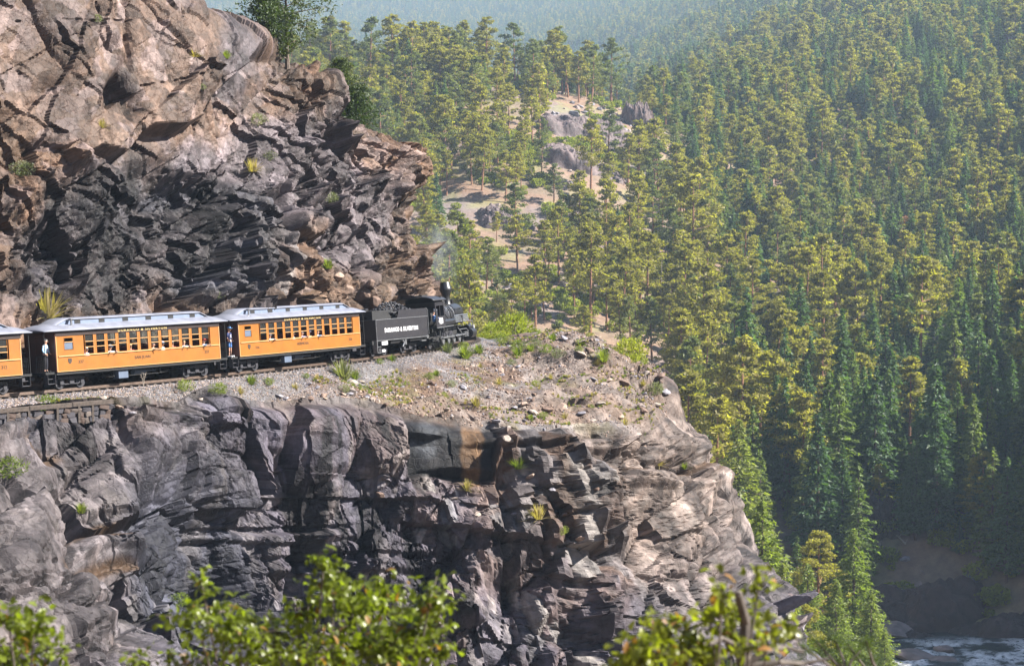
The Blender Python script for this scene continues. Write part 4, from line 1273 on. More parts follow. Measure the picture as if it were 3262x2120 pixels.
M_white = paint('white_paint', (.75, .75, .78), .5, var=.1, scale=6)
M_gold = paint('gold_lettering', (.62, .48, .2), .45, var=.1)
M_ink = paint('black_lettering', (.03, .02, .015), .6, var=.1)
M_inside = paint('varnished_interior', (.16, .085, .035), .6, var=.2)
M_seat = paint('dark_red_seat', (.09, .02, .015), .7, var=.2)
M_box = paint('blue_grey_box', (.075, .10, .15), .55, var=.15)
M_bogie = paint('truck_iron', (.030, .030, .038), .5, var=.4, scale=5, dirt=.4)
M_coal = paint('coal', (.020, .020, .026), .55, var=.5, scale=6, spec=.3)
M_rail = paint('rail_steel', (.10, .07, .055), .45, metal=.5, var=.3, scale=8)
M_tie = paint('oiled_timber', (.055, .042, .035), .85, var=.4, scale=6, bump=.4)
M_glass, _nt, _b = new_mat('window_glass')
_b.inputs['Base Color'].default_value = (.75, .8, .8, 1); _b.inputs['Roughness'].default_value = .05
_tr = _nt.nodes.new('ShaderNodeBsdfTransparent'); _ms = _nt.nodes.new('ShaderNodeMixShader'); _ms.inputs[0].default_value = .16
_tr.inputs[0].default_value = (.8, .84, .82, 1); _b.inputs['Specular IOR Level'].default_value = .8
_b.inputs['Base Color'].default_value = (.1, .1, .1, 1)
_nt.links.new(_tr.outputs[0], _ms.inputs[1]); _nt.links.new(_b.outputs[0], _ms.inputs[2]); _nt.links.new(_ms.outputs[0], _nt.nodes['Material Output'].inputs['Surface'])

def text_mesh(s, size, mat, width=1.0, ext=.006, bold=.0, name='lettering', space=1.0):
    """lettering that stands in the xz plane, facing -y, centred"""
    cu = bpy.data.curves.new('t', 'FONT'); cu.body = s; cu.size = size; cu.align_x = 'CENTER'; cu.align_y = 'CENTER'
    cu.extrude = ext; cu.offset = bold; cu.space_character = space; cu.resolution_u = 2
    o = bpy.data.objects.new('t', cu); COL.objects.link(o)
    bpy.context.view_layer.update()
    me = bpy.data.meshes.new_from_object(o)
    bpy.data.objects.remove(o); bpy.data.curves.remove(cu)
    me.transform(Matrix.Diagonal((width, 1, 1, 1))); me.transform(Matrix.Rotation(R(90), 4, 'X'))
    me.materials.clear(); me.materials.append(mat); me.name = name
    return me

ROLL = -4.3
def frame_at(x, y, heading, roll=ROLL, z=RAIL_Z):
    return Matrix.Translation((x, y, z)) @ Matrix.Rotation(R(90 - heading), 4, 'Z') @ Matrix.Rotation(R(roll), 4, 'X')

# ------------------------------------------------------------------ track
def build_track():
    tk = empty('railway_track', (0, 0, 0), 'narrow gauge railway track curving along the rock shelf', 'railway track')
    C, S, L = spline(TRACK, .5)
    N2 = normals2d(C, 9)
    for side in (-1, 1):
        mb = MB(); prev = None
        V = []; Fc = []
        for i in range(len(C)):
            c = Vector((C[i, 0] + N2[i, 0] * .46 * side, C[i, 1] + N2[i, 1] * .46 * side, RAIL_Z + .035 * side))
            n = Vector((N2[i, 0], N2[i, 1], 0))
            for a, z in ((-.06, -.14), (-.035, -.0), (.035, -.0), (.06, -.14)): V.append(c + n * a + Vector((0, 0, z)))
            if i:
                b = (i - 1) * 4
                for k in range(3): Fc.append((b + k, b + k + 1, b + 5 + k, b + 4 + k))
        link('rail', np_mesh('rail', np.array([tuple(v) for v in V]), np.array(Fc), M_rail), tk)
    tie = MB().box(-.1, .1, -.95, .95, -.32, -.15, bevel=.015).mesh('sleeper', M_tie)
    Ct, St, _ = spline(TRACK, .62)
    Nt = normals2d(Ct, 9)
    for i in range(len(Ct)):
        if Ct[i, 1] < 86 or Ct[i, 1] > 156: continue
        o = link('sleeper', tie, tk); o.location = (Ct[i, 0], Ct[i, 1], RAIL_Z)
        o.rotation_euler = (R(-3), 0, math.atan2(Nt[i, 1], Nt[i, 0]) + math.pi / 2 + (i % 5 - 2) * .01)
build_track()

# ------------------------------------------------------------------ parts shared by the rolling stock
def wheel_mesh(r, w=.11, spokes=0, mat=None):
    mb = MB(); mb.lathe([(0, -w / 2), (r * .3, -w / 2), (r * .85, -w / 2), (r, -w / 2), (r, w / 2 - .02), (r + .03, w / 2 - .02), (r + .03, w / 2), (0, w / 2)], axis='Y', n=22)
    return mb.mesh('wheel', mat or M_bogie, True)
W33 = wheel_mesh(.33)
AXLE = MB().cyl((0, -.5, 0), (0, .5, 0), .06, n=8).mesh('axle', M_bogie)
def bogie(root, x, wb=1.5):
    """a four-wheeled truck under its car; the truck is a part, its wheels sub-parts"""
    mb = MB()
    for s in (-1, 1):
        y = .62 * s
        mb.box(-wb / 2 - .22, wb / 2 + .22, y - .05, y + .05, .52, .64)                 # top bar
        mb.tube([(-wb / 2 - .1, y, .50), (-wb / 2 + .25, y, .24), (wb / 2 - .25, y, .24), (wb / 2 + .1, y, .50)], .045, 6)
        mb.box(-.16, .16, y - .07, y + .07, .24, .58)
        for k in (-1, 1): mb.box(k * wb / 2 - .12, k * wb / 2 + .12, y - .09, y + .10, .22, .46, bevel=.02)
    mb.box(-.22, .22, -.7, .7, .50, .66)
    t = mb.build('truck', M_bogie, root, loc=(x, 0, 0))
    for k in (-1, 1):
        for s in (-1, 1):
            link('wheel', W33, t, (k * wb / 2, .48 * s, .33))
        link('axle', AXLE, t, (k * wb / 2, 0, .33))
    return t

# ------------------------------------------------------------------ coach
BODY0, BODY1, HW = .85, 13.75, 1.22
Z0, ZS, Z1 = .95, 1.78, 2.95
NWIN, WPITCH, WOPEN = 12, .842, .65
WX0 = BODY0 + .157 * 12.9
def roof_grid(prof, xs, fz, name, mat, root, z_e):
    V = []; n = len(prof)
    for x in xs:
        k = fz(x)
        for y, z in prof: V.append((x, y * (.80 + .20 * min(1, k * 1.0 + .0) ** .5 if k < 1 else 1), z_e + (z - z_e) * k))
    V = np.array(V)
    me = np_mesh(name, V, sheet_faces(len(xs), n), mat, True)
    o = link(name, me, root)
    md = o.modifiers.new('thick', 'SOLIDIFY'); md.thickness = .04; md.offset = -1
    return o

window_me = {}
def window_parts(w, h, bars, mat):
    mb = MB(); t = .022
    mb.box(-w / 2, -w / 2 + t, -.03, .02, 0, h); mb.box(w / 2 - t, w / 2, -.03, .02, 0, h)
    mb.box(-w / 2 + t, w / 2 - t, -.03, .02, 0, t); mb.box(-w / 2 + t, w / 2 - t, -.03, .02, h - t, h)
    me = mb.mesh('window', M_org if mat is M_trim else mat)
    bm = bmesh.new(); bm.from_mesh(me); n0 = len(bm.faces)
    m2 = MB(); m2.bm.free(); m2.bm = bm
    for b in bars: m2.box(-w / 2 + t, w / 2 - t, -.045, .01, b - .018, b + .018)
    bm.faces.ensure_lookup_table()
    for f in bm.faces[n0:]: f.material_index = 1
    bm.to_mesh(me); bm.free(); me.materials.append(M_trim)
    return me
WM = [window_parts(WOPEN, 1.09, (.40, .70), M_trim), window_parts(WOPEN, 1.09, (.70,), M_trim), window_parts(WOPEN, 1.09, (.50, .72), M_trim)]
PANE_T = MB().box(-.27, .27, -.004, .004, .72, 1.06).mesh('pane', M_glass)
PANE_B = MB().box(-.27, .27, -.004, .004, .40, .69).mesh('pane', M_glass)
PILLAR = MB().box(-(WPITCH - WOPEN) / 2, (WPITCH - WOPEN) / 2, -.03, .03, 0, 1.11).mesh('window_pillar', M_org)
PIL_STRIP = MB().box(-.086, -.074, -.036, -.03, 0, 1.06).mesh('pillar_edge', M_trim)
SEAT = MB().box(-.05, .05, -.42, .42, 0, .62, bevel=.04).box(.0, .42, -.42, .42, -.08, .08, bevel=.03).mesh('seat', M_seat)

def coach(x, y, hd, number, name_, label, frame=None, roll=ROLL):
    m = frame_at(x, y, hd, roll)
    root = empty('passenger_coach', label=label, cat='railway coach', group='coaches of the train', mat=m)
    body = MB()
    for s in (-1, 1):
        y0, y1 = (HW - .05) * s, HW * s
        a, b = min(y0, y1), max(y0, y1)
        body.box(BODY0, BODY1, a, b, Z0, ZS - .04)                              # lower side
        sw0, sw1 = BODY0 + .58, BODY0 + 1.28
        body.box(BODY0, sw0, a, b, ZS - .04, Z1); body.box(sw1, WX0, a, b, ZS - .04, Z1)
        body.box(sw0, sw1, a, b, ZS - .04, ZS + .32); body.box(sw0, sw1, a, b, ZS + 1.02, Z1)
        body.box(WX0 + NWIN * WPITCH, BODY1, a, b, ZS - .04, Z1)
        body.box(WX0, WX0 + NWIN * WPITCH, a, b, Z1 - .06, Z1)
    bo = body.build('body', M_org, root)
    for xx in (BODY0 - .04, BODY1):
        ends = MB()
        ends.box(xx, xx + .04, -HW, -.36, Z0, Z1 + .2); ends.box(xx, xx + .04, .36, HW, Z0, Z1 + .2); ends.box(xx, xx + .04, -.36, .36, Z0 + 2.0, Z1 + .2)
        ends.build('end_wall', M_maroon, root)
    for xx in (BODY0 - .02, BODY1 + .02):
        MB().box(xx - .02, xx + .02, -.35, .35, Z0 + .02, Z0 + 1.98).build('end_door', M_maroon, root)
    for s in (-1, 1):
        b = MB().box(BODY0 + .12 if s < 0 else BODY0, BODY1 - .05, min(HW * s, (HW + .055) * s), max(HW * s, (HW + .055) * s), ZS - .02, ZS + .035, bevel=.008).build('belt_rail', M_trim, root)
        MB().box(BODY0 - .0, BODY1, min((HW + .003) * s, (HW + .03) * s), max((HW + .003) * s, (HW + .03) * s), Z1 - .055, Z1 + .22).build('letterboard', M_letterb, root)
        for xx in (BODY0 + .0, BODY1 - .05): MB().box(xx, xx + .05, min((HW + .002) * s, (HW + .022) * s), max((HW + .002) * s, (HW + .022) * s), Z0, Z1 - .002).build('corner_post', M_trim, root)
        MB().box(BODY0, BODY1, min((HW + .002) * s, (HW + .018) * s), max((HW + .002) * s, (HW + .018) * s), Z0 - .002, Z0 + .03).build('bottom_moulding', M_trim, root)
    # windows and pillars
    rw = random.Random(number)
    for s in (-1, 1):
        yy = (HW - .025) * s
        for k in range(NWIN):
            w = link('window', WM[[0, 0, 1, 0, 2, 0][(k * 5 + int(number)) % 6]], root, (WX0 + WPITCH * (k + .5), yy, ZS + .035))
            link('pane', PANE_T, w)
            if rw.random() < .6: link('pane', PANE_B, w)
        for k in range(NWIN + 1):
            if k in (0, NWIN): continue
            p = link('window_pillar', PILLAR, root, (WX0 + WPITCH * k, yy, ZS + .035))
            if s < 0: link('pillar_edge', PIL_STRIP, p)
        # washroom window
        f = window_parts(.66, .68, (.44,), M_trim)
        w = link('washroom_window', f, root, (BODY0 + .93, yy - .0, ZS + .33))
        MB().box(-.29, .29, -.006, .006, .04, .42).build('pane', M_box if s < 0 else M_glass, w)
    # floor, ceiling, seats
    MB().box(BODY0, BODY1, -HW + .06, HW - .06, Z0, Z0 + .05).build('floor', M_inside, root)
    MB().box(BODY0, BODY1, -HW + .06, HW - .06, Z1 + .14, Z1 + .16).build('ceiling', M_inside, root)
    MB().box(BODY0 + 1.75, BODY0 + 1.79, -HW + .06, HW - .06, Z0 + .05, Z1 + .13).build('partition', M_inside, root)
    for k in range(NWIN):
        for s in (-1, 1): link('seat', SEAT, root, (WX0 + WPITCH * k + .1, .70 * s, Z0 + .5))
    # roof: rounded ends, raised middle with ventilator windows
    ze = Z1 + .22
    prof = [(-1.38, ze - .02), (-1.36, ze + .03), (-1.25, ze + .10), (-1.0, ze + .22), (-.72, ze + .31), (-.4, ze + .36), (0, ze + .38), (.4, ze + .36), (.72, ze + .31), (1.0, ze + .22), (1.25, ze + .10), (1.36, ze + .03), (1.38, ze - .02)]
    xs = [0.02, .06, .12, .2, .32, .5, .7, .9, 1.15] + list(np.linspace(1.6, 13, 14)) + [13.45, 13.7, 13.9, 14.1, 14.28, 14.4, 14.48, 14.54, 14.58]
    def fz(x):
        d = min(x, 14.6 - x); t = min(1, d / 1.15)
        return math.sqrt(max(0, 1 - (1 - t) ** 2)) * 1.0
    roof_grid(prof, xs, fz, 'roof', M_roof, root, ze - .02)
    cb = MB()
    zc0, zc1 = ze + .25, ze + .62
    def endz(x): return 1
    pr = [(1.25, zc0), (2.2, zc1), (12.6, zc1), (13.5, zc0)]
    cb.prism(pr, -.70, .70)
    cl = cb.build('clerestory', M_clere, root)
    deck = [(-.78, zc1 - .01), (-.76, zc1 + .03), (-.5, zc1 + .09), (0, zc1 + .12), (.5, zc1 + .09), (.76, zc1 + .03), (.78, zc1 - .01)]
    def fd(x): return 1
    xs2 = list(np.linspace(2.1, 12.7, 12))
    V = []
    for x_ in [1.15] + xs2 + [13.6]:
        dz = 0 if x_ in xs2 else -.36
        for y_, z_ in deck: V.append((x_, y_, z_ + dz))
    link('clerestory_roof', np_mesh('clerestory_roof', np.array(V), sheet_faces(14, 7), M_roof, True), root)
    for s in (-1, 1):
        for k in range(6):
            xx = 3.0 + k * 1.82
            MB().box(xx - .22, xx + .22, min(.70 * s, .712 * s), max(.70 * s, .712 * s), zc0 + .12, zc1 - .06).build('roof_vent', M_blk2, root)
    MB().cyl((2.35, -.92, ze + .2), (2.35, -.92, ze + .62), .06, n=8).box(2.25, 2.45, -1.02, -.82, ze + .60, ze + .66).box(1.7, 2.3, -1.14, -1.06, ze + .20, ze + .23).build('stove_pipe', M_steel, root)
    # platforms, steps, railings
    for e in (0, 1):
        sx = 1 if e == 0 else -1; x0 = .12 if e == 0 else 14.48
        X = lambda v: x0 + sx * v
        def bx(mb, a, b, *r): mb.box(min(X(a), X(b)), max(X(a), X(b)), *r)
        mb = MB(); bx(mb, 0, .70, -1.1, 1.1, Z0 - .10, Z0 + .02); mb.build('platform', M_blk2, root)
        for s in (-1, 1):
            mb = MB()
            for k, zz in enumerate((.32, .58)): bx(mb, .14, .66, min(s * (1.0 + .10 * (1 - k)), s * .8), max(s * (1.0 + .10 * (1 - k)), s * .8), zz, zz + .035)
            bx(mb, .12, .14, min(s * .8, s * 1.12), max(s * .8, s * 1.12), .32, Z0 - .1); bx(mb, .66, .68, min(s * .8, s * 1.12), max(s * .8, s * 1.12), .32, Z0 - .1)
            mb.build('steps', M_bogie, root)
            mb = MB()
            mb.tube([(X(.06), s * 1.08, Z0), (X(.06), s * 1.08, Z1 + .2)], .022); mb.tube([(X(.06), s * .35, Z0), (X(.06), s * .35, Z0 + .9)], .018)
            for zz in (.35, .62, .9): mb.tube([(X(.06), s * .35, Z0 + zz), (X(.06), s * 1.08, Z0 + zz)], .016)
            for q in range(1, 5): mb.tube([(X(.06), s * (.35 + .146 * q), Z0), (X(.06), s * (.35 + .146 * q), Z0 + .9)], .01, 5)
            mb.build('railing', M_blk2, root)
        mb = MB(); mb.tube([(X(.0), .72, Z0), (X(.0), .72, Z0 + 1.15)], .02)
        mb.lathe([(.20, -.015), (.22, 0), (.20, .015), (.17, .015), (.17, -.015), (.20, -.015)], (X(0), .72, Z0 + 1.15), n=18)
        mb.build('brake_wheel', M_steel, root)
        MB().box(min(X(-.35), X(.1)), max(X(-.35), X(.1)), -.09, .09, Z0 - .38, Z0 - .2).build('coupler', M_bogie, root)
    # underframe
    mb = MB()
    for s in (-1, 1):
        mb.box(BODY0, BODY1, min(s * 1.0, s * 1.16), max(s * 1.0, s * 1.16), Z0 - .16, Z0 - .005)
        mb.box(BODY0, BODY1, min(s * .3, s * .4), max(s * .3, s * .4), Z0 - .26, Z0 - .005)
        mb.tube([(BODY0 + .6, s * .75, Z0 - .16), (5.4, s * .75, .42), (9.1, s * .75, .42), (BODY1 - .6, s * .75, Z0 - .16)], .022)
        for xx in (5.4, 9.1): mb.box(xx - .05, xx + .05, s * .75 - .05, s * .75 + .05, .44, Z0 - .1)
    mb.build('underframe', M_blk2, root)
    MB().box(5.55, 6.30, -1.02, -.55, .30, .78, bevel=.02).build('battery_box', M_box, root)
    MB().cyl((7.2, -.45, .60), (8.1, -.45, .60), .17, n=12).box(8.1, 8.9, -.62, -.48, .56, .64).build('brake_cylinder', M_box, root)
    for xx in (2.35, 12.25): bogie(root, xx)
    # lettering on the side that faces the valley
    yl = -(HW + .036)
    t = link('lettering', text_mesh('DURANGO & SILVERTON', .19, M_gold, 1.5, bold=.0, space=1.25), root, ((BODY0 + BODY1) / 2 + .1, yl, Z1 + .06))
    yl = -(HW + .009)
    for xx in (BODY0 + 1.75, BODY1 - 1.15): link('car_number', text_mesh(number, .24, M_ink, 1.1), root, (xx, yl, ZS - .36))
    link('car_name', text_mesh(name_, .24, M_ink, 1.15), root, ((BODY0 + BODY1) / 2, yl, ZS - .36))
    sh = MB(); sh.prism([(-.13, .14), (.13, .14), (.13, -.02), (.07, -.12), (0, -.16), (-.07, -.12), (-.13, -.02)], -.006, .006)
    sh.build('shield_emblem', M_ink, root, loc=(BODY0 + .95, yl, ZS - .27))
    return root

def origin_from_side(ax, ay, h, back=BODY0, hw=HW):
    """rail-level origin of a vehicle from the plan position of its rear right body corner"""
    s, c = math.sin(R(h)), math.cos(R(h))
    return ax - c * hw - s * back, ay + s * hw - c * back
# the superelevated body leans inwards, so shift for the lean of the corner above the rail
def lean_shift(x, y, h, z=1.9, roll=ROLL):
    k = math.sin(R(-roll)) * z
    return x + k * math.cos(R(h)), y - k * math.sin(R(h))
def coach_at(ax, ay, h, *a):
    x, y = origin_from_side(ax, ay, h); x, y = lean_shift(x, y, h)
    return coach(x, y, h, *a)
coach_c = coach_at(-16.65, 112.6, 30.0, '316', 'HERMOSA', 'orange coach directly behind the tender, number 316 on its side')
coach_b = coach_at(-24.75, 100.2, 33.8, '337', 'SAN JUAN', 'orange coach lettered San Juan, second behind the tender')
_h = 36.2; coach_a = coach_at(-26.15 - 12.9 * math.sin(R(_h)), 98.3 - 12.9 * math.cos(R(_h)), _h, '312', 'SILVERTON', 'orange coach cut off by the left edge of the photo')

# ------------------------------------------------------------------ tender
def tender():
    ax, ay, h = -9.35, 126.8, 28.0
    x, y = origin_from_side(ax, ay, h, 0, 1.30); x, y = lean_shift(x, y, h)
    root = empty('tender', label='black coal tender lettered Durango & Silverton behind the locomotive', cat='tender', group=None, mat=frame_at(x, y, h))
    L = 7.0
    MB().box(.0, L, -1.30, 1.30, 1.10, 2.50, bevel=.05).build('water_tank', M_tender, root)
    mb = MB()
    for s in (-1, 1):
        a, b = min(s * 1.30, s * 1.26), max(s * 1.30, s * 1.26)
        mb.prism([(2.85, 2.50), (3.15, 3.08), (L - .1, 3.08), (L - .0, 2.95), (L, 2.50)], a, b)
    mb.build('coal_board', M_tender, root)
    mb = MB()
    for s in (-1, 1): mb.box(.0, L, min(s * 1.305, s * 1.33), max(s * 1.305, s * 1.33), 2.47, 2.52); mb.box(.02, L, min(s * 1.305, s * 1.36), max(s * 1.305, s * 1.36), 1.03, 1.09)
    mb.tube([(.02, -1.33, 1.1), (.02, -1.33, 2.5)], .02); mb.tube([(L + .12, -1.28, 1.2), (L + .12, -1.28, 2.95), (L - .1, -1.28, 3.1)], .022)
    mb.build('edge_beading', M_steel, root)
    MB().box(.35, 3.3, -.85, .85, 2.45, 3.12, bevel=.03).build('oil_bunker', M_blk2, root)
    MB().lathe([(.28, 0), (.28, .14), (.24, .18), (0, .2)], (.75, 0, 3.12), n=14).build('water_hatch', M_black, root)
    # heap of coal
    mb = MB(); rg = random.Random(4)
    cm = []
    for i in range(420):
        xx = rg.uniform(2.6, 6.9); yy = rg.uniform(-1.12, 1.12)
        zz = 2.55 + .75 * math.exp(-((xx - 4.1) / 1.5) ** 2) * (1 - (yy / 1.5) ** 2) + .32 * (1 - (yy / 1.4) ** 2) + rg.uniform(-.06, .06)
        r = rg.uniform(.06, .15)
        mb2 = bmesh.ops.create_icosphere(mb.bm, subdivisions=1, radius=r, matrix=Matrix.Translation((xx, yy, zz)) @ Matrix.Rotation(rg.uniform(0, 6), 4, 'X') @ Matrix.Diagonal((1, rg.uniform(.6, 1), rg.uniform(.5, .9), 1)))
    cu = mb.build('coal', M_coal, root); cu['kind'] = 'stuff'
    mb = MB(); mb.box(2.9, 6.95, -1.2, 1.2, 2.4, 2.78); mb.build('coal_space', M_blk2, root)
    # frame, steps, boxes
    MB().box(-.15, L + .1, -1.05, 1.05, .86, 1.08).build('frame', M_black, root)
    MB().box(-.35, -.1, -1.15, 1.15, .80, 1.06).box(-.75, -.3, -.1, .1, .62, .82).build('rear_beam', M_blk2, root)
    mb = MB()
    mb.box(-.05, .02, -1.36, -1.02, .20, 1.10); mb.box(-.02, .45, -1.36, -1.02, .20, .24); mb.box(-.02, .45, -1.36, -1.02, .62, .66)
    mb.build('rear_steps', M_steel, root)
    MB().box(.62, 1.35, -1.34, -1.28, .74, .98).box(1.0, 1.35, -1.1, -1.0, .25, .42).build('journal_box', M_white, root)
    MB().tube([(3.5, -1.2, .98), (3.7, -1.25, .75), (3.55, -1.2, .5)], .06, 8).box(3.75, 3.95, -1.3, -1.15, .62, 1.02).build('injector_pipe', M_steel, root)
    MB().box(2.0, 3.2, -1.18, -.9, .78, 1.0).box(4.6, 6.0, -1.18, -.95, .82, 1.02).build('tool_box', M_black, root)
    MB().box(5.9, 6.55, -1.36, -1.2, .74, .82).box(6.7, 6.95, -1.34, -1.1, .9, 1.12).build('step_plate', M_steel, root)
    MB().cyl((-.12, -.05, 2.1), (-.28, -.05, 2.1), .17, .2, 16).build('backup_lamp', M_black, root)
    for xx in (1.35, 5.35): bogie(root, xx, 1.5)
    link('lettering', text_mesh('DURANGO & SILVERTON', .42, M_white, .80, bold=.006, space=1.22), root, (3.35, -1.312, 1.72))
    return root
TENDER = tender()

# ------------------------------------------------------------------ locomotive
def loco():
    h = 17.0; hwc = 1.5
    ax, ay = -5.47, 134.3
    x, y = origin_from_side(ax, ay, h, 0, hwc); x, y = lean_shift(x, y, h, 2.2)
    root = empty('steam_locomotive', label='black steam locomotive numbered 480 heading round the rock bend', cat='steam locomotive', mat=frame_at(x, y, h, -5.5))
    # cab: floor 1.55, eave 3.45, roof crown 3.8
    fl, ev = 1.55, 3.40
    mb = MB()
    for s in (-1, 1):
        a, b = min(s * 1.5, s * 1.46), max(s * 1.5, s * 1.46)
        mb.box(0, 2.0, a, b, fl, 2.35); mb.box(0, .18, a, b, 2.35, ev); mb.box(1.82, 2.0, a, b, 2.35, ev); mb.box(.18, 1.82, a, b, 3.12, ev); mb.box(.95, 1.03, a, b, 2.35, 3.12)
    mb.box(1.96, 2.0, -1.46, 1.46, 2.9, ev)
    mb.box(1.96, 2.0, -1.46, -.95, fl, 2.9); mb.box(1.96, 2.0, .95, 1.46, fl, 2.9)
    mb.build('cab', M_tender, root)
    MB().box(.0, 2.0, -1.46, 1.46, fl - .08, fl).build('cab_floor', M_blk2, root)
    MB().box(-.06, 2.05, -1.56, -1.503, fl - .06, fl + .0).box(1.98, 4.0, -1.45, -1.1, fl - .05, fl).build('running_board', M_steel, root)
    prof = []
    for k in range(17):
        t = -1 + k / 8.0
        prof.append((t * 1.66, ev + .44 * math.sqrt(max(0, 1 - (abs(t) * .985) ** 2.2))))
    xs = [-.55, -.5, .5, 1.5, 2.15]
    V = [(xx, yy, zz) for xx in xs for yy, zz in prof]
    o = link('cab_roof', np_mesh('cab_roof', np.array(V), sheet_faces(5, 17), M_tender, True), root)
    md = o.modifiers.new('t', 'SOLIDIFY'); md.thickness = .05
    MB().box(.4, 1.6, -.42, .42, ev + .42, ev + .58, bevel=.03).build('roof_vent', M_blk2, root)
    MB().box(1.70, 1.95, -1.4, 1.4, ev, ev + .4).build('cab_front', M_blk2, root)
    # backhead in the dark cab
    mb = MB(); mb.lathe([(0, .9), (.8, .9), (.82, 1.1), (.82, 2.0)], (0, 0, 2.35), 'X', 24); mb.tube([(.85, -.3, 2.8), (.6, -.35, 2.85), (.6, -.6, 2.8)], .025); mb.ball((.8, .2, 3.0), .08)
    mb.build('backhead', M_blk2, root)
    # boiler and smokebox
    zc = 2.32
    mb = MB(); mb.lathe([(.0, 2.0), (.86, 2.0), (.86, 2.6), (.80, 4.2), (.78, 6.4)], (0, 0, zc), 'X', 36)
    mb.build('boiler', M_boiler, root, True)
    mb = MB(); mb.lathe([(.79, 6.4), (.83, 6.42), (.83, 8.3), (.80, 8.36), (.66, 8.40), (.62, 8.46), (0, 8.52)], (0, 0, zc), 'X', 36)
    sb = mb.build('smokebox', M_black, root, True)
    mb = MB()
    for xx in (2.7, 3.7, 4.9, 6.1): mb.lathe([(.88 - .02 * (xx - 2), xx), (.89 - .02 * (xx - 2), xx + .01), (.89 - .02 * (xx - 2), xx + .06), (.87 - .02 * (xx - 2), xx + .07)], (0, 0, zc), 'X', 36)
    mb.build('boiler_band', M_steel, root)
    # domes, bell, stack
    for xx, r, hh, mt in ((2.75, .46, .84, M_black), (5.35, .40, .66, M_black)):
        mb = MB(); mb.lathe([(r + .08, 0), (r, .14), (r, hh - .16), (r * .94, hh - .06), (r * .7, hh), (0, hh + .03)], (xx, 0, zc + .66), 'Z', 24); mb.build('dome', mt, root, True)
    mb = MB(); mb.lathe([(.0, .0), (.10, .02), (.14, .12), (.20, .3), (.21, .32)], (4.35, 0, zc + .9), 'Z', 16)
    mb.build('bell', paint('brass', (.5, .33, .1), .3, metal=.9), root, True)
    mb = MB(); mb.tube([(4.35, -.28, zc + .78), (4.35, -.28, zc + 1.25), (4.35, .28, zc + 1.25), (4.35, .28, zc + .78)], .03); mb.build('bell_yoke', M_black, root)
    mb = MB(); mb.lathe([(.38, 0), (.30, .10), (.27, .62), (.33, .80), (.47, 1.12), (.48, 1.22), (.44, 1.30), (.36, 1.72), (.35, 1.74), (.31, 1.72), (.31, 1.5)], (7.0, 0, zc + .74), 'Z', 26)
    mb.build('smokestack', M_black, root, True)
    MB().cyl((7.8, -.2, zc + .98), (7.8, .2, zc + .98), .16, n=14).box(7.5, 8.1, -.24, .24, zc + .76, zc + .86).build('headlight', M_black, root)
    mb = MB(); mb.lathe([(0, 8.50), (.30, 8.5), (.32, 8.53), (0, 8.56)], (0, 0, zc), 'X', 20); mb.build('number_plate', M_steel, root)
    # pipes, handrails, air reservoirs
    mb = MB()
    mb.tube([(2.1, -.95, zc + .42), (8.2, -.88, zc + .42)], .022)
    for xx in (2.3, 3.6, 4.9, 6.2, 7.5): mb.tube([(xx, -.76, zc + .36), (xx, -.93, zc + .42)], .02)
    mb.tube([(3.2, -.5, zc + .85), (3.5, -.85, zc + .3), (4.4, -.95, zc - .35)], .035)
    mb.tube([(5.4, -.45, zc + .85), (5.75, -.85, zc + .2), (5.9, -.98, zc - .5)], .035)
    mb.tube([(5.2, -.45, zc + .85), (5.1, -.85, zc + .2), (5.0, -.98, zc - .5)], .035)
    mb.tube([(2.3, -.4, zc + .86), (2.6, -.72, zc + .55)], .03); mb.tube([(4.0, -.4, zc + .82), (4.3, -.75, zc + .45)], .03)
    mb.build('piping', M_blk2, root)
    mb = MB()
    for k in range(4): mb.cyl((4.9, -1.18 - .02 * k, zc - .12 - .15 * k), (8.1, -1.18 - .02 * k, zc - .12 - .15 * k), .055, n=10)
    mb.build('cooling_pipes', M_steel, root)
    MB().cyl((2.3, -1.18, 1.82), (4.6, -1.18, 1.82), .23, n=18).build('air_tank', M_black, root, True)
    MB().cyl((6.6, -1.15, 1.6), (6.6, -1.15, 2.1), .16, n=14).box(6.4, 6.8, -1.3, -1.0, 2.1, 2.2).build('air_pump', M_black, root)
    # frame and running gear
    MB().box(.3, 8.6, -.42, .42, .75, 1.45).box(.3, 9.0, -.95, -.82, .55, .80).box(.3, 9.0, .82, .95, .55, .80).build('main_frame', M_blk2, root)
    dw = MB()
    r = .56
    dw.lathe([(r * .72, -.05), (r, -.06), (r, .05), (r + .03, .05), (r + .03, .07), (r * .72, .05), (r * .72, -.05)], axis='Y', n=26)
    for k in range(12):
        a = k * math.pi / 6; dw.cyl((0, 0, 0), (math.cos(a) * r * .8, 0, math.sin(a) * r * .8), .028, n=5)
    dw.cyl((0, -.07, 0), (0, .07, 0), .12, n=12)
    dwm = dw.mesh('driving_wheel', M_bogie)
    crank = MB().prism([(-.20, -.36), (.20, -.36), (.24, -.1), (.13, .12), (.10, .34), (-.10, .34), (-.13, .12), (-.24, -.1)], -.05, .05).cyl((0, -.16, .24), (0, .05, .24), .06, n=10).mesh('crank', M_steel)
    for i in range(4):
        xx = 2.1 + i * 1.25
        for s in (-1, 1):
            w = link('driving_wheel', dwm, root, (xx, .48 * s, .56))
            c = link('crank', crank, w, (0, .62 * s, 0)); c.rotation_euler = (0, R(-50), 0 if s < 0 else math.pi)
    a = R(-50); cy, cz = math.sin(a) * .24, math.cos(a) * .24
    mb = MB()
    mb.box(2.1 + cy, 5.85 + cy, -1.28, -1.22, .56 + cz - .05, .56 + cz + .05)
    mb.tube([(4.6 + cy, -1.34, .56 + cz), (7.1, -1.36, .74)], .055, 8); mb.tube([(6.4, -1.36, .74), (7.6, -1.36, .74)], .045, 8)
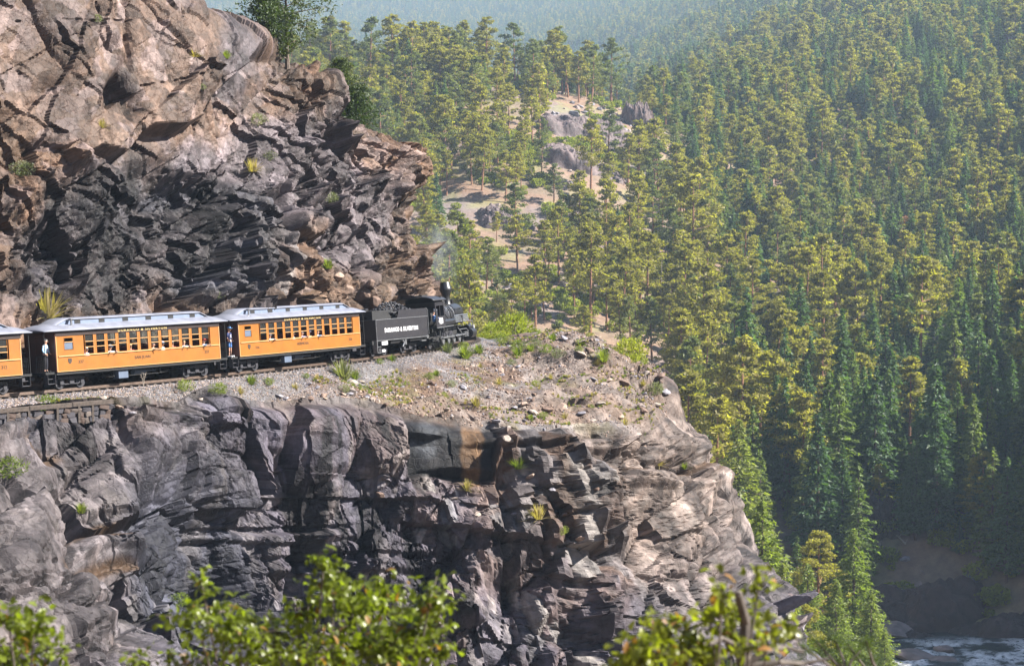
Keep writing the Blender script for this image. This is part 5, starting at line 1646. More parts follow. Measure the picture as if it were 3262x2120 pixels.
    mb.box(6.4, 7.4, -1.42, -1.3, .86, .92); mb.box(6.4, 7.4, -1.42, -1.3, .56, .62); mb.box(6.9, 7.1, -1.44, -1.28, .6, .88)
    mb.tube([(4.9, -1.4, 1.35), (5.6, -1.42, .95), (5.85, -1.42, .7)], .035); mb.tube([(5.3, -1.42, 1.15), (6.9, -1.42, 1.15), (7.4, -1.4, .95)], .03)
    mb.build('side_rod', M_steel, root)
    MB().cyl((7.55, -1.36, .76), (8.5, -1.36, .76), .36, n=22).cyl((7.6, -1.2, 1.2), (8.45, -1.2, 1.2), .22, n=18).box(7.6, 8.45, -1.3, -.4, .8, 1.35).build('cylinder', M_black, root, True)
    for xx in (8.75,):
        for s in (-1, 1): link('pilot_wheel', wheel_mesh(.36), root, (xx - .35, .48 * s, .36))
    for s in (-1, 1): link('trailing_wheel', wheel_mesh(.36), root, (.85, .48 * s, .36))
    # ash pan, springs and hangers under the cab
    MB().box(.3, 1.6, -.7, .7, .35, 1.2).tube([(.2, -1.2, 1.4), (.5, -1.25, .9), (1.2, -1.25, .8), (1.5, -1.2, 1.4)], .04).tube([(1.9, -1.3, 1.4), (2.2, -1.35, 1.0), (2.9, -1.3, 1.3)], .035).box(.1, .5, -1.45, -1.1, .5, .55).box(.1, .5, -1.45, -1.1, .9, .95).build('ash_pan', M_blk2, root)
    # deck, pilot beam, plough
    MB().box(8.2, 9.3, -1.25, 1.25, 1.02, 1.10).box(9.1, 9.3, -1.3, 1.3, .72, 1.06).build('pilot_beam', M_black, root)
    mb = MB(); V = []
    for k in range(9):
        t = -1 + k / 4.0
        for q in range(5):
            u = q / 4.0
            V.append((9.3 + (1 - abs(t)) * .75 * (.35 + .65 * (1 - u)) + .12 * (1 - u), t * 1.3, .12 + .85 * u))
    o = link('pilot_plough', np_mesh('pilot_plough', np.array(V), sheet_faces(9, 5), M_black, True), root)
    md = o.modifiers.new('t', 'SOLIDIFY'); md.thickness = .05
    mb = MB(); mb.tube([(9.2, -1.2, 1.1), (9.2, -1.2, 1.65), (8.4, -.8, 1.75)], .025); mb.tube([(9.2, 1.2, 1.1), (9.2, 1.2, 1.65)], .025); mb.tube([(9.25, -.9, 1.1), (8.6, -.55, 2.0)], .03)
    mb.cyl((8.9, -1.05, 1.2), (8.9, -1.05, 1.5), .12, n=10); mb.build('front_handrail', M_steel, root)
    MB().box(9.2, 9.28, -1.28, -1.0, 1.08, 1.32).build('flag_lamp', M_white, root)
    link('cab_number', text_mesh('480', .66, M_white, .95, bold=.004), root, (1.0, -1.508, 1.97))
    return root
LOCO = loco()
# ------------------------------------------------------------------ stones and gravel of the shelf
rngD = np.random.default_rng(5)
M_rubble = [paint('rubble_pink', (.26, .185, .145), .85, var=.35, scale=3, bump=.4), paint('rubble_grey', (.19, .18, .205), .8, var=.35, scale=3, bump=.4), paint('rubble_pale', (.26, .215, .185), .85, var=.25, scale=3, bump=.4), paint('rubble_brown', (.13, .085, .065), .85, var=.35, scale=3, bump=.4)]
shp = [stone_mesh(20 + i, .55, 1, mat=M_rubble[i % 4]) for i in range(8)]
shp2 = [stone_mesh(40 + i, .55, 2, mat=M_rubble[i % 4]) for i in range(8)]
def in_poly(px, py, poly):
    c = np.zeros(len(px), bool); n = len(poly)
    for i in range(n):
        x0, y0 = poly[i]; x1, y1 = poly[(i + 1) % n]
        m = ((y0 > py) != (y1 > py)) & (px < (x1 - x0) * (py - y0) / (y1 - y0 + 1e-9) + x0)
        c ^= m
    return c
# shelf top in plan, from near the rails to the rim
def shelf_points(n, lo=.0, hi=1.0):
    Cc, ss, L = spline(RIM, .5)
    inn = [(-58, 55), (-48, 68), (-40, 79), (-30.5, 93.5), (-26, 100), (-22.3, 105), (-19.3, 110), (-14.3, 118.5), (-11.2, 125), (-9.3, 130), (-8, 134), (-6.8, 139), (-6.0, 143), (-5.6, 146), (-5.6, 149), (-6, 153), (-8, 158), (-12, 162.5), (-18, 166)]
    cs = [ss[np.argmin(np.hypot(Cc[:, 0] - p[0], Cc[:, 1] - p[1]))] for p in RIM]
    u = rngD.uniform(28, 122, n); t = rngD.uniform(lo, hi, n)
    ix = np.interp(u, cs, [a for a, b in inn]); iy = np.interp(u, cs, [b for a, b in inn])
    rx = np.interp(u, ss, Cc[:, 0]); ry = np.interp(u, ss, Cc[:, 1])
    return ix + (rx - ix) * t, iy + (ry - iy) * t, t
def on_rock(X, Y, z0=-4.0):
    out = []
    for x_, y_ in zip(X, Y):
        ok, loc, nor, _ = headland.ray_cast(Vector((x_, y_, z0)), Vector((0, 0, -1)))
        if ok and abs(nor.z) > .3 and loc.z > -25: out.append((loc.x, loc.y, loc.z))
    return np.array(out)
def track_dist(P):
    d = np.full(len(P), 99.)
    for r in TR: d = np.minimum(d, np.hypot(P[:, 0] - r[0], P[:, 1] - r[1]))
    return d
X, Y, t = shelf_points(42000, 0, 1.03)
P = on_rock(X, Y); d = track_dist(P)
n1 = fbm(P, 3.5, 3, 601)
kp = (d > 1.15) & ((n1 > -.12) | (d < 4) | (rngD.uniform(0, 1, len(P)) < .25))
P, d, n1 = P[kp], d[kp], n1[kp]
sz = np.where(d < 4.2, rngD.uniform(.035, .075, len(P)), np.exp(rngD.normal(-2.75, .45, len(P)))) 
pick = np.where(d < 4.2, rngD.choice([0, 1, 1, 5, 2, 6, 3], len(P)), rngD.choice([0, 0, 4, 3, 1, 3, 7, 6, 3, 7], len(P)))
gr = scatter('gravel', P + [0, 0, .01], sz, rngD.uniform(0, 6.28, (len(P), 3)), pick, [[m] for m in shp], None)
gr.parent = headland
# single stones that can be told apart
SP = [(870, 1235, .30), (1010, 1235, .42), (1152, 1218, .5), (990, 1272, .55), (1035, 1270, .35), (1478, 1238, .7), (1515, 1212, .4), (1555, 1195, .35), (1390, 1235, .35), (1600, 1195, .45), (1625, 1230, .4), (1330, 1180, .28), (1665, 1290, .7), (1640, 1300, .55),
      (1700, 1315, .75), (1745, 1310, .9), (1790, 1300, .8), (1850, 1320, .7), (1910, 1290, .9), (1985, 1225, 1.1), (1940, 1215, .8), (1890, 1210, .6), (2060, 1190, .55), (2105, 1200, .7), (1760, 1065, .8), (1800, 1080, .7), (1850, 1095, .9), (1880, 1120, .8), (1720, 1070, .5), (1905, 1140, .7),
      (1850, 1130, .9), (1660, 1085, .35), (2010, 1180, .5), (2120, 1250, .8), (2090, 1290, .7), (2050, 1310, .8), (1980, 1330, .7), (300, 1292, .25), (330, 1268, .35), (215, 1262, .25), (380, 1300, .5), (420, 1320, .5), (1180, 1275, .5), (1230, 1290, .5), (1130, 1248, .3), (720, 1262, .3), (640, 1272, .3), (560, 1250, .25), (1275, 1268, .3),
      (1580, 1345, .6), (1620, 1400, .9), (1210, 1580, .8), (1690, 1520, .7), (1760, 1560, .6), (1450, 1590, .5), (1800, 1640, .6), (1850, 1720, .7), (1640, 1640, .5), (1520, 1640, .6), (1900, 1560, .6)]
def put_stone(k, loc, r, flat=.75):
    o = link('stone', shp2[k % 8], headland)
    o.location = (loc[0], loc[1], loc[2] + r * .12); o.scale = (r * .6, r * .5, r * .55 * flat)
    o.rotation_euler = (rngD.uniform(-.5, .5), rngD.uniform(-.5, .5), rngD.uniform(0, 6.28))
for k, (x, y, r) in enumerate(SP):
    loc, nor = hit(x, y)
    if loc is not None and loc.y < 170: put_stone(k, loc, r)
X, Y, t = shelf_points(1300, .25, 1.02)
P2_ = on_rock(X, Y); dd = track_dist(P2_); q, w = proj(P2_)
P2_ = P2_[(dd > 2.6) & (q > -10) & (q < 2200) & (fbm(P2_, 3.5, 3, 601) > -.05)]
for k, p in enumerate(P2_[:140]): put_stone(k, p, float(np.exp(rngD.normal(-1.15, .35))))

# ------------------------------------------------------------------ dry stone retaining wall with timber cap
def retaining_wall():
    a = at(-60, 1312, 94.2); b = at(350, 1268, 99.9)
    A = Vector((a.x, a.y, RAIL_Z - .55)); B_ = Vector((b.x, b.y, RAIL_Z - .5))
    u = (B_ - A); L = u.length; u.normalize(); nrm = Vector((u.y, -u.x, 0)).normalized()
    rz = math.atan2(u.y, u.x)
    root = empty('retaining_wall', A, 'dry stone wall with timber cap and posts under the railbed at far left', 'retaining wall')
    def loc(s, out, z): return u * s + nrm * out + Vector((0, 0, z))
    nseg = 3
    for k in range(nseg):
        o = MB().box(-L / nseg / 2 + .01, L / nseg / 2 - .01, -.12, .12, -.12, .12, bevel=.02).build('cap_timber', M_tie, root, loc=loc(L * (k + .5) / nseg, .25, .0)); o.rotation_euler = (0, 0, rz)
    for k, fs in enumerate((.06, .17, .33, .55, .72, .83)):
        s = L * fs
        hgt = 1.0 + (1.6 if k < 2 else .0)
        o = MB().box(-.07, .07, -.07, .07, -hgt, -.12, bevel=.01).build('post', M_tie, root, loc=loc(s, .30, 0)); o.rotation_euler = (0, 0, rz)
    rg = random.Random(3); k = 0
    def wall_stone(sd, mat):
        mb = MB(); mb.box(-1, 1, -1, 1, -1, 1, bevel=.22); r2 = random.Random(sd)
        k1 = [Vector((r2.uniform(-.3, .3), r2.uniform(-.2, .2), r2.uniform(-.3, .3))) for _ in range(3)]
        for v in mb.bm.verts:
            v.co.x *= 1 + k1[0].x * v.co.z; v.co.z *= 1 + k1[1].z * v.co.x; v.co += Vector((r2.uniform(-.08, .08), r2.uniform(-.1, .1), r2.uniform(-.08, .08)))
        return mb.mesh('stone', mat)
    M_ws = [paint('wall_stone_grey', (.040, .037, .045), .85, var=.3, scale=3, bump=.4), paint('wall_stone_brown', (.060, .040, .033), .85, var=.3, scale=3, bump=.4), paint('wall_stone_pale', (.10, .08, .07), .85, var=.3, scale=3, bump=.4)]
    wst = [wall_stone(60 + i, M_ws[[0, 1, 0, 1, 2, 0][i]]) for i in range(6)]
    old = [stone_mesh(60 + i, .9, 2, mat=M_rubble[[3, 1, 1, 3, 0, 1][i]]) for i in range(6)]
    z = -.30
    while z > -2.4:
        s = 0; hrow = rg.uniform(.22, .36)
        smax = L if z > -.95 else L * .2
        while s < smax:
            wd = rg.uniform(.26, .75)
            o = link('stone', wst[k % 6], root); k += 1
            o.location = loc(s + wd / 2, .05 - z * .06 + rg.uniform(-.05, .05), z); o.scale = (wd * .47, .24, hrow * .46); o.rotation_euler = (rg.uniform(-.25, .25), rg.uniform(-.3, .3), rz + rg.uniform(-.2, .2))
            s += wd
        z -= hrow
    return root
retaining_wall()

# ------------------------------------------------------------------ grass tufts and shrubs
M_tuft = [leaf_mat('tuft_green', (.12, .16, .035), (.20, .23, .06), trans=.45, var=.3), leaf_mat('tuft_grey_green', (.13, .15, .09), (.19, .20, .12), trans=.35, var=.3), leaf_mat('tuft_straw', (.30, .25, .12), (.38, .31, .16), trans=.35, var=.25)]
def tuft_mesh(seed, mat, nb=150, h=1.0, spread=.6, w=.03):
    rng = np.random.default_rng(seed)
    V = []
    for i in range(nb):
        az = rng.uniform(0, 6.283); tilt = abs(rng.normal(0, spread)); L = h * rng.uniform(.55, 1.05)
        d = np.array([math.cos(az) * math.sin(tilt), math.sin(az) * math.sin(tilt), math.cos(tilt)])
        b = np.array([math.cos(az), math.sin(az), 0]) * rng.uniform(0, .22) * h
        s = np.array([-math.sin(az), math.cos(az), 0]) * w
        m = b + d * L * .55; tip = b + d * L + np.array([d[0], d[1], -.35]) * .25 * L * math.sin(tilt)
        V += [b - s, b + s, m - s * .8, m - s * .8, b + s, m + s * .8, m - s * .8, m + s * .8, tip]
    V = np.array(V)
    return np_mesh('blades', V, np.arange(len(V)).reshape(-1, 3), mat)
def shrub_mesh(seed, mat, n=650, r=.5, h=.8, sz=.1):
    rng = np.random.default_rng(seed)
    g = rng.normal(size=(n, 3)); g /= np.linalg.norm(g, axis=1)[:, None]; g *= (rng.uniform(.2, 1, n) ** .4)[:, None]
    g[:, :2] *= 1 + .35 * np.sin(np.arctan2(g[:, 1], g[:, 0]) * 3 + seed)[:, None]
    c = g * [r, r, h * .5] + [0, 0, h * .5]
    V = tris_at(c, sz, .4, rng, np.stack([c[:, 0], c[:, 1], c[:, 2] * .6 + .2], 1) * 1.2)
    return np_mesh('leaves', V, np.arange(len(V)).reshape(-1, 3), mat)
TM = {'g': [tuft_mesh(1, M_tuft[0]), tuft_mesh(2, M_tuft[0])], 'y': [tuft_mesh(3, M_tuft[1], 110, 1.0, .45, .035)], 's': [tuft_mesh(4, M_tuft[2], 110, 1.0, .7, .025)], 'b': [shrub_mesh(5, M_tuft[0]), shrub_mesh(6, M_tuft[0])], 'k': [shrub_mesh(7, M_tuft[1])],
      'B': [shrub_mesh(8, M_bush, 1100, .75, 1.0, .14), shrub_mesh(9, M_bush, 1100, .75, 1.0, .14)]}
NM = {'g': ('grass_tuft', 'green grass tuft'), 'y': ('yucca_plant', 'grey-green spiky plant'), 's': ('dry_grass_tuft', 'straw-coloured dry grass tuft'), 'b': ('low_shrub', 'green low shrub'), 'k': ('low_shrub', 'grey-green low shrub'), 'B': ('leafy_bush', 'bright leafy bush')}
PLANTS = [  # photo x, y of the foot, height m, kind, where
    (150, 1325, 1.0, 'b', 'growing through the timber cap of the retaining wall'), (590, 1245, .62, 'b', 'on ballast under the right end of the second coach'), (470, 1222, .38, 'g', 'alone beside the ballast edge under the middle of the second coach'),
    (697, 1255, .62, 'b', 'between second and third coach, nearer the rim'), (765, 1250, .35, 's', 'on ballast left of the gap between coaches'), (800, 1222, .45, 'g', 'on ballast below the left end of the nearest orange coach'), (855, 1225, .42, 'b', 'on ballast below the middle of the coach behind the tender'),
    (1095, 1205, .95, 'y', 'by the ballast below the tender rear, largest of its kind'), (1130, 1205, .5, 'g', 'touching the large spiky plant below the tender'), (1100, 1248, .45, 'k', 'by the flat pale stone below the large spiky plant'), (975, 1203, .3, 'b', 'low on ballast left of the large spiky plant'),
    (1010, 1206, .28, 's', 'on ballast just left of the large spiky plant'), (1210, 1158, .35, 'b', 'at the ballast edge under the tender, left one'), (1250, 1150, .38, 'g', 'at the ballast edge under the tender, middle one'), (1318, 1118, .4, 'b', 'against the tender front truck'),
    (1425, 1122, .62, 'y', 'in front of the locomotive driving wheels'), (1480, 1110, .5, 'b', 'in front of the locomotive pilot, left one'), (1482, 1140, .75, 'g', 'largest bright tuft in front of the locomotive'), (1525, 1125, .6, 'g', 'just right of the largest bright tuft'),
    (1370, 1205, .4, 'b', 'on the stony slope below the cab'), (1390, 1195, .35, 'g', 'on the stony slope right below the cab'), (1438, 1232, .45, 'k', 'on the stony slope below the locomotive pilot'), (1590, 1222, .4, 's', 'on the stony slope below the end of the ballast'), (1628, 1162, .42, 'k', 'right of the ballast end below the bright shrubs'),
    (1705, 1228, .38, 'b', 'alone on the bare middle of the headland'), (1755, 1205, .32, 's', 'right of middle on the headland slope'), (1515, 1290, .5, 's', 'at the rim left of the ledge boulders'), (1415, 1262, .3, 'b', 'near the rim above the black-stained wall'),
    (1600, 1095, .8, 'b', 'on the ridge of the headland, leftmost of the row'), (1650, 1115, .75, 'b', 'on the headland ridge, second of the row'), (1650, 1132, .55, 'g', 'below the row of shrubs on the headland ridge'), (1705, 1105, .6, 'k', 'on the headland ridge behind the row of shrubs'),
    (1740, 1125, .65, 'b', 'in the middle of the headland ridge shrubs'), (1775, 1140, .65, 'k', 'on the headland ridge, right end of the row'), (1760, 1085, .5, 'g', 'beside the rocks topping the knoll'), (1850, 1100, .45, 'g', 'among the rocks right of the knoll top'),
    (1845, 1120, .4, 'b', 'in front of the dark rocks of the knoll'), (1920, 1150, .75, 'g', 'right of the dark knoll rocks, brightest there'), (1690, 1118, .45, 'g', 'tucked between two shrubs of the ridge row'), (1905, 1160, .4, 's', 'right below the brightest tuft of the knoll'),
    (2050, 1225, .35, 's', 'near the headland tip above the ledges'), (2090, 1255, .8, 'k', 'at the very tip of the headland'), (1990, 1350, .4, 's', 'on the ledge under the headland tip'), (1800, 1330, .35, 's', 'on the ledge above the layered rock band'), (1730, 1330, .4, 'b', 'at the foot of the pale boulders on the ledge'),
    (1650, 1490, .6, 'g', 'hanging in the cliff right of the black-stained wall'), (1490, 1560, .55, 's', 'at the foot of the black-stained wall'), (1715, 1650, .7, 's', 'in the crack above the pale leaning slab'), (2100, 1480, .5, 's', 'on the upper ledge of the rounded prow'), (2180, 1492, .4, 'g', 'on the right end of the prow ledge'),
    (30, 1520, .9, 'b', 'on the left rock buttress at the photo edge'), (260, 1630, .4, 'g', 'in a crack of the left rounded buttress'), (575, 1930, .7, 'b', 'at the foot of the dark gully'), (1790, 1700, .5, 'b', 'in the rubble chute right of the leaning slab'),
    (1690, 1335, .3, 'g', 'left of the ledge boulders under the rim'), (310, 1310, .3, 's', 'beside the right end of the retaining wall'), (940, 1235, .28, 's', 'on the gravel left of the flat pale stone'), (1530, 1170, .3, 's', 'on bare ground below the bright tufts'),
    # on the upper cliff
    (820, 400, .9, 'k', 'on the upper cliff under the overhanging brow'), (855, 510, .7, 'k', 'on the upper cliff, middle of three in a line'), (805, 545, .8, 's', 'on the upper cliff, lowest of three in a line'), (1055, 645, .8, 'k', 'on the upper cliff right of centre'), (645, 285, .4, 'k', 'below the pocket in the upper cliff'),
    (720, 185, .5, 'g', 'high on the upper cliff left of the skyline tree'), (325, 405, .5, 's', 'on the slab under the dark cave'), (72, 560, .9, 'k', 'in the crack at the left of the dark wall'), (1045, 855, .7, 'g', 'low on the cliff above the coach roof'), (310, 70, .5, 'k', 'in the top crack of the smooth slab'),
    (150, 1010, 1.3, 's', 'at the cliff foot behind the leftmost coach'), (695, 950, .5, 'k', 'at the cliff foot behind the coach roofs'), (1150, 310, .6, 'g', 'on the cliff shoulder by the skyline shrub'), (620, 180, .5, 's', 'on the broken brow near the top of the cliff')]
for k, (x, y, h, kd, where) in enumerate(PLANTS):
    loc, nor = hit(x, y)
    if loc is None or loc.y > 185: continue
    nm, w = NM[kd]
    h = h * (1.55 if y > 1000 else 1.3)
    e = empty(nm, loc - Vector((0, 0, .05)), w + ' ' + where, w.split()[-1], 'plants of the rock shelf and cliffs')
    e.scale = (h * 1.1, h * 1.1, h); e.rotation_euler = (0, 0, k * 1.7)
    o = link('blades' if kd in 'gys' else 'leaves', TM[kd][k % len(TM[kd])], e)
for k, (x, y, r) in enumerate([(1152, 935, 1.5), (1195, 965, 1.2), (1105, 925, 1.0), (1075, 880, .9), (1180, 905, .8), (985, 905, .8)]):
    loc, nor = hit(x, y)
    if loc is not None and loc.y < 170:
        o = link('boulder', shp2[[3, 7, 0, 4, 3, 7][k]], cliff); o.location = loc; o.scale = (r * .6, r * .5, r * .8); o.rotation_euler = (R(15), R(22), k * 1.1)
# tiny weeds between the stones
X, Y, t = shelf_points(8000, .2, 1.02)
P = on_rock(X, Y); d = track_dist(P); kp = (d > 2.6) & (fbm(P, 3.0, 3, 641) > .08); P = P[kp]; n = len(P)
g = scatter('low_weeds', P, rngD.uniform(.08, .26, n), np.stack([np.zeros(n), np.zeros(n), rngD.uniform(0, 6, n)], 1), rngD.integers(0, 4, n), [[TM['g'][0]], [TM['s'][0]], [TM['b'][0]], [TM['s'][0]]], 'small weeds and dry grass dotted over the headland')
# tall dry stalks by the track
for k, (x, y, hgt, lab) in enumerate([(607, 1200, 1.3, 'pair of tall dry stalks before the right end of the second coach'), (627, 1185, 1.35, 'tall dry stalk just left of the coach gap'), (655, 1182, 1.3, 'dry forked stalk at the coach gap'), (720, 1165, 1.1, 'thin dry stalk in the coach gap'), (858, 1150, .7, 'short dry stalk under the nearest coach'), (457, 1230, .8, 'dark dry stalk below the middle of the second coach')]):
    loc, nor = hit(x, y)
    if loc is None or loc.y > 160: continue
    mb = MB()
    for q in range(2 if k % 2 == 0 else 3):
        a = q * 2.1 + k; mb.tube([(0, 0, -.1), (math.cos(a) * .06, math.sin(a) * .06, hgt * .5), (math.cos(a) * .16, math.sin(a) * .16, hgt * (1 - .08 * q))], .014, 5)
        for z in (.55, .7, .85): mb.tube([(math.cos(a) * .08, math.sin(a) * .08, hgt * z), (math.cos(a + z * 9) * .2, math.sin(a + z * 9) * .2, hgt * z + .12)], .008, 4)
    tag(mb.build('dry_stalk', bark_dead, None, loc=loc), lab, 'dry plant', 'dry stalks beside the track')

# ------------------------------------------------------------------ trees on the cliff and headland
def cliff_pine(label, loc, H, rmax, seed, mat, bare=.12, per=60, n_br=52, size=.24, upright=True):
    V, limbs, lean = pine_parts(seed, H=H, n_br=n_br, per=per, size=size, rmax=rmax, bare=bare)
    e = empty('pine_tree', loc, label, 'tree')
    link('trunk', trunk_mesh('cliff_pine_trunk', H, .16, bark_grey, limbs, lean, lr=.045, every=1), e)
    link('crown', crown_mesh('cliff_pine_crown', V, mat), e)
    return e
M_dpine = leaf_mat('dark_pine_needles', (.040, .065, .022), (.06, .08, .03), trans=.32, var=.4)
p = at(915, 165, 133); cliff_pine('dark bushy pine standing on the skyline of the upper cliff', (p.x, p.y, p.z - .9), 8.0, 2.5, 801, M_dpine, bare=.03, n_br=80)
p = at(845, 130, 131); cliff_pine('lower dark pine crowding the left of the skyline pine', (p.x, p.y, p.z - .4), 3.4, 1.7, 802, M_dpine, bare=.05)
p = at(1090, 330, 146); cliff_pine('small pine behind the shoulder of the upper cliff', (p.x, p.y, p.z - 1.0), 4.2, 1.3, 803, M_dpine, bare=.1)
p = at(1135, 380, 146); cliff_pine('dark rounded juniper against the edge of the upper cliff', (p.x, p.y, p.z - 1.0), 3.2, 1.2, 804, M_dpine, bare=.03)
for k, (x, y, d, s, lab) in enumerate([(1575, 1065, 158, 1.6, 'yellow-green oak bush just beyond the end of the ballast'), (1640, 1050, 160, 2.2, 'tallest yellow-green bush behind the headland ridge'), (1545, 1085, 156, 1.1, 'low bright bush touching the locomotive pilot'), (1600, 1085, 156, 1.3, 'bright bush between locomotive and headland ridge'),
                                       (2005, 1120, 158, 1.8, 'yellow leafy bush behind the right shoulder of the knoll'), (2020, 1160, 156, 1.4, 'leafy bush lower on the right shoulder of the knoll')]):
    p = at(x, y, d)
    e = empty('leafy_bush', (p.x, p.y, p.z - .5 * s), lab, 'bush', 'bushes behind the headland'); e.scale = (s, s, s * 1.2); e.rotation_euler = (0, 0, k)
    link('leaves', TM['B'][k % 2], e)
    MB().tube([(0, 0, -1.6), (.05, 0, .2), (.1, .1, .6)], .03, 5).tube([(0, 0, .1), (-.25, .1, .6)], .02, 5).build('stem', bark_grey, e)
# ------------------------------------------------------------------ people
M_skin = paint('skin', (.42, .23, .16), .6, var=.05)
def cloth(name, c): return paint(name, c, .85, var=.12, scale=8)
def skin_body(name, joints, edges, mat, parent=None, sub=2, root=0):
    """one continuous body grown round a skeleton: joints = [(x,y,z,rx,ry)]"""
    me = bpy.data.meshes.new(name); me.from_pydata([j[:3] for j in joints], edges, [])
    o = link(name, me, parent)
    md = o.modifiers.new('skin', 'SKIN')
    if not me.skin_vertices: 
        bm = bmesh.new(); bm.from_mesh(me); bm.verts.layers.skin.verify(); bm.to_mesh(me); bm.free()
    lay = me.skin_vertices[0].data
    for i, j in enumerate(joints):
        lay[i].radius = (j[3], j[4] if len(j) > 4 else j[3]); lay[i].use_root = (i == root)
    md.use_smooth_shade = True
    s = o.modifiers.new('sub', 'SUBSURF'); s.levels = sub; s.render_levels = sub
    me.materials.append(mat)
    return o
def figure(m, label, shirt, trousers, shorts=False, hat=None, hair=(.05, .035, .025), lean=0.0, arms=((.28, -.05, .95), (.22, -.22, 1.05)), extra=None, stripes=None, group='people on the train', seated=False):
    """person facing local -y (out of the train), feet at the origin"""
    root = empty('person', label=label, cat='person', group=group, mat=m)
    lx = lean
    J = [(0, 0, .98, .15, .11), (0, -.01, 1.15, .135, .10), (lx * .5, -.02, 1.38, .17, .115), (lx * .7, -.02, 1.50, .07, .07), (lx * .8, -.03, 1.57, .055, .06), (lx, -.05, 1.66, .085, .10), (lx, -.05, 1.75, .075, .09)]
    E = [(0, 1), (1, 2), (2, 3), (3, 4), (4, 5), (5, 6)]
    for s, (ax, ay, az) in zip((1, -1), arms):
        b = len(J)
        ex = s * (abs(ax) * .6 + .18) + lx * .5
        J += [(s * .19 + lx * .6, -.02, 1.43, .06, .06), (ex, (ay) * .4 + .02, (az + 1.42) / 2 - .03, .045, .045), (s * abs(ax) + lx * .4, ay, az, .032, .032), (s * abs(ax) * .92 + lx * .4, ay - .07, az - .04, .04, .02), (s * abs(ax) * .86 + lx * .4, ay - .12, az - .05, .022, .014)]
        E += [(2, b), (b, b + 1), (b + 1, b + 2), (b + 2, b + 3), (b + 3, b + 4)]
    if not seated:
        for s in (1, -1):
            b = len(J)
            J += [(s * .09, 0, .90, .09, .09), (s * .11, -.02, .50, .06, .06), (s * .12, .01, .10, .042, .045), (s * .13, -.02, .05, .045, .035), (s * .14, -.15, .035, .04, .028)]
            E += [(0, b), (b, b + 1), (b + 1, b + 2), (b + 2, b + 3), (b + 3, b + 4)]
    body = skin_body('body', J, E, M_skin, root)
    g = 1.14
    K_ = [(j[0], j[1], j[2], j[3] * g + .012, j[4] * g + .012) for j in J[:3]] + [(lx * .62, -.02, 1.46, .10, .085)]
    KE = [(0, 1), (1, 2), (2, 3)]
    for q, s in enumerate((1, -1)):
        a = 7 + q * 5; b = len(K_)
        K_ += [(*J[a][:3], .075, .075), (*J[a + 1][:3], .06, .06)] ; KE += [(2, b), (b, b + 1)]
        if not shorts: K_ += [(*J[a + 2][:3], .045, .045)]; KE += [(b + 1, b + 2)]
    skin_body('shirt', K_, KE, shirt, root)
    if not seated:
        T = [(0, 0, .99, .165, .125)]; TE = []
        for q, s in enumerate((1, -1)):
            a = 17 + q * 5; b = len(T)
            T += [(s * .09, 0, .88, .105, .105), (s * .115, -.02, .54 if shorts else .50, .11 if shorts else .075, .10 if shorts else .075)]
            TE += [(0, b), (b, b + 1)]
            if not shorts: T += [(s * .12, .01, .12, .06, .06)]; TE += [(b + 1, b + 2)]
        skin_body('shorts' if shorts else 'trousers', T, TE, trousers, root)
        for s in (1, -1): MB().box(s * .135 - .05, s * .135 + .05, -.22, .09, .0, .085, bevel=.02).build('shoe', M_white if shorts else M_blk2, root)
    c = (lx, -.05)
    if hat:
        mb = MB(); mb.lathe([(.112, 1.75), (.115, 1.80), (.09, 1.86), (0, 1.88)], (c[0], c[1], 0), 'Z', 16); mb.box(c[0] - .07, c[0] + .07, c[1] - .20, c[1] - .06, 1.75, 1.765); mb.build('cap', hat, root, True)
    else:
        mb = MB(); mb.ball((c[0], c[1] + .02, 1.745), .105, 2, (1, 1.05, .95)); mb.build('hair', paint('hair', hair, .8), root, True)
    mb = MB(); mb.ball((c[0], c[1] - .125, 1.665), .018, 1, (1, 1.2, 1.4))
    for s in (1, -1): mb.ball((c[0] + s * .10, c[1] + .01, 1.67), .022, 1, (.5, 1, 1.4))
    mb.build('nose_and_ears', M_skin, root)
    mb = MB()
    for s in (1, -1): mb.ball((c[0] + s * .035, c[1] - .108, 1.695), .011, 1)
    mb.box(c[0] - .025, c[0] + .025, c[1] - .115, c[1] - .10, 1.618, 1.626); mb.build('eyes_and_mouth', M_ink, root)
    if extra: extra(root)
    return root

def on_car(car, x, y, z, turn=0, s=1.0):
    return car.matrix_world @ Matrix.Translation((x, y, z)) @ Matrix.Rotation(R(turn), 4, 'Z') @ Matrix.Diagonal((s, s, s, 1))
bpy.context.view_layer.update()
navy = cloth('navy_shirt', (.02, .03, .10)); navy.name = 'navy_shirt'
def stripes(root):
    for z in (1.30, 1.20): 
        mb = MB(); mb.lathe([(.158, z), (.165, z + .02), (.158, z + .045), (.15, z + .045), (.15, z)], (0, -.012, 0), 'Z', 18); o = mb.build('shirt_stripe', M_white, root, True); o.scale = (1, .82, 1)
    MB().box(-.30, -.25, -.26, -.20, .94, 1.08).build('paper_cup', M_white, root)
figure(on_car(coach_c, .42, -.80, .97, 12), 'person in striped navy shirt, blue shorts and cap standing on the coach platform', navy, cloth('denim_blue', (.04, .12, .32)), True, cloth('blue_cap', (.10, .25, .55)), arms=((.34, -.05, 1.0), (.26, -.18, .98)), extra=stripes)
figure(on_car(coach_b, .45, -.78, .97, 20), 'person in dark waistcoat and light sleeves leaning out of the second coach platform', cloth('pale_blue_shirt', (.30, .48, .65)), cloth('dark_trousers', (.012, .012, .02)), False, None, (.45, .42, .38), lean=.10, arms=((.30, -.10, 1.02), (.30, -.16, 1.0)),
       extra=lambda r: skin_body('waistcoat', [(0, -.01, 1.0, .175, .135), (.05, -.01, 1.36, .19, .14)], [(0, 1)], cloth('waistcoat', (.01, .012, .03)), r))
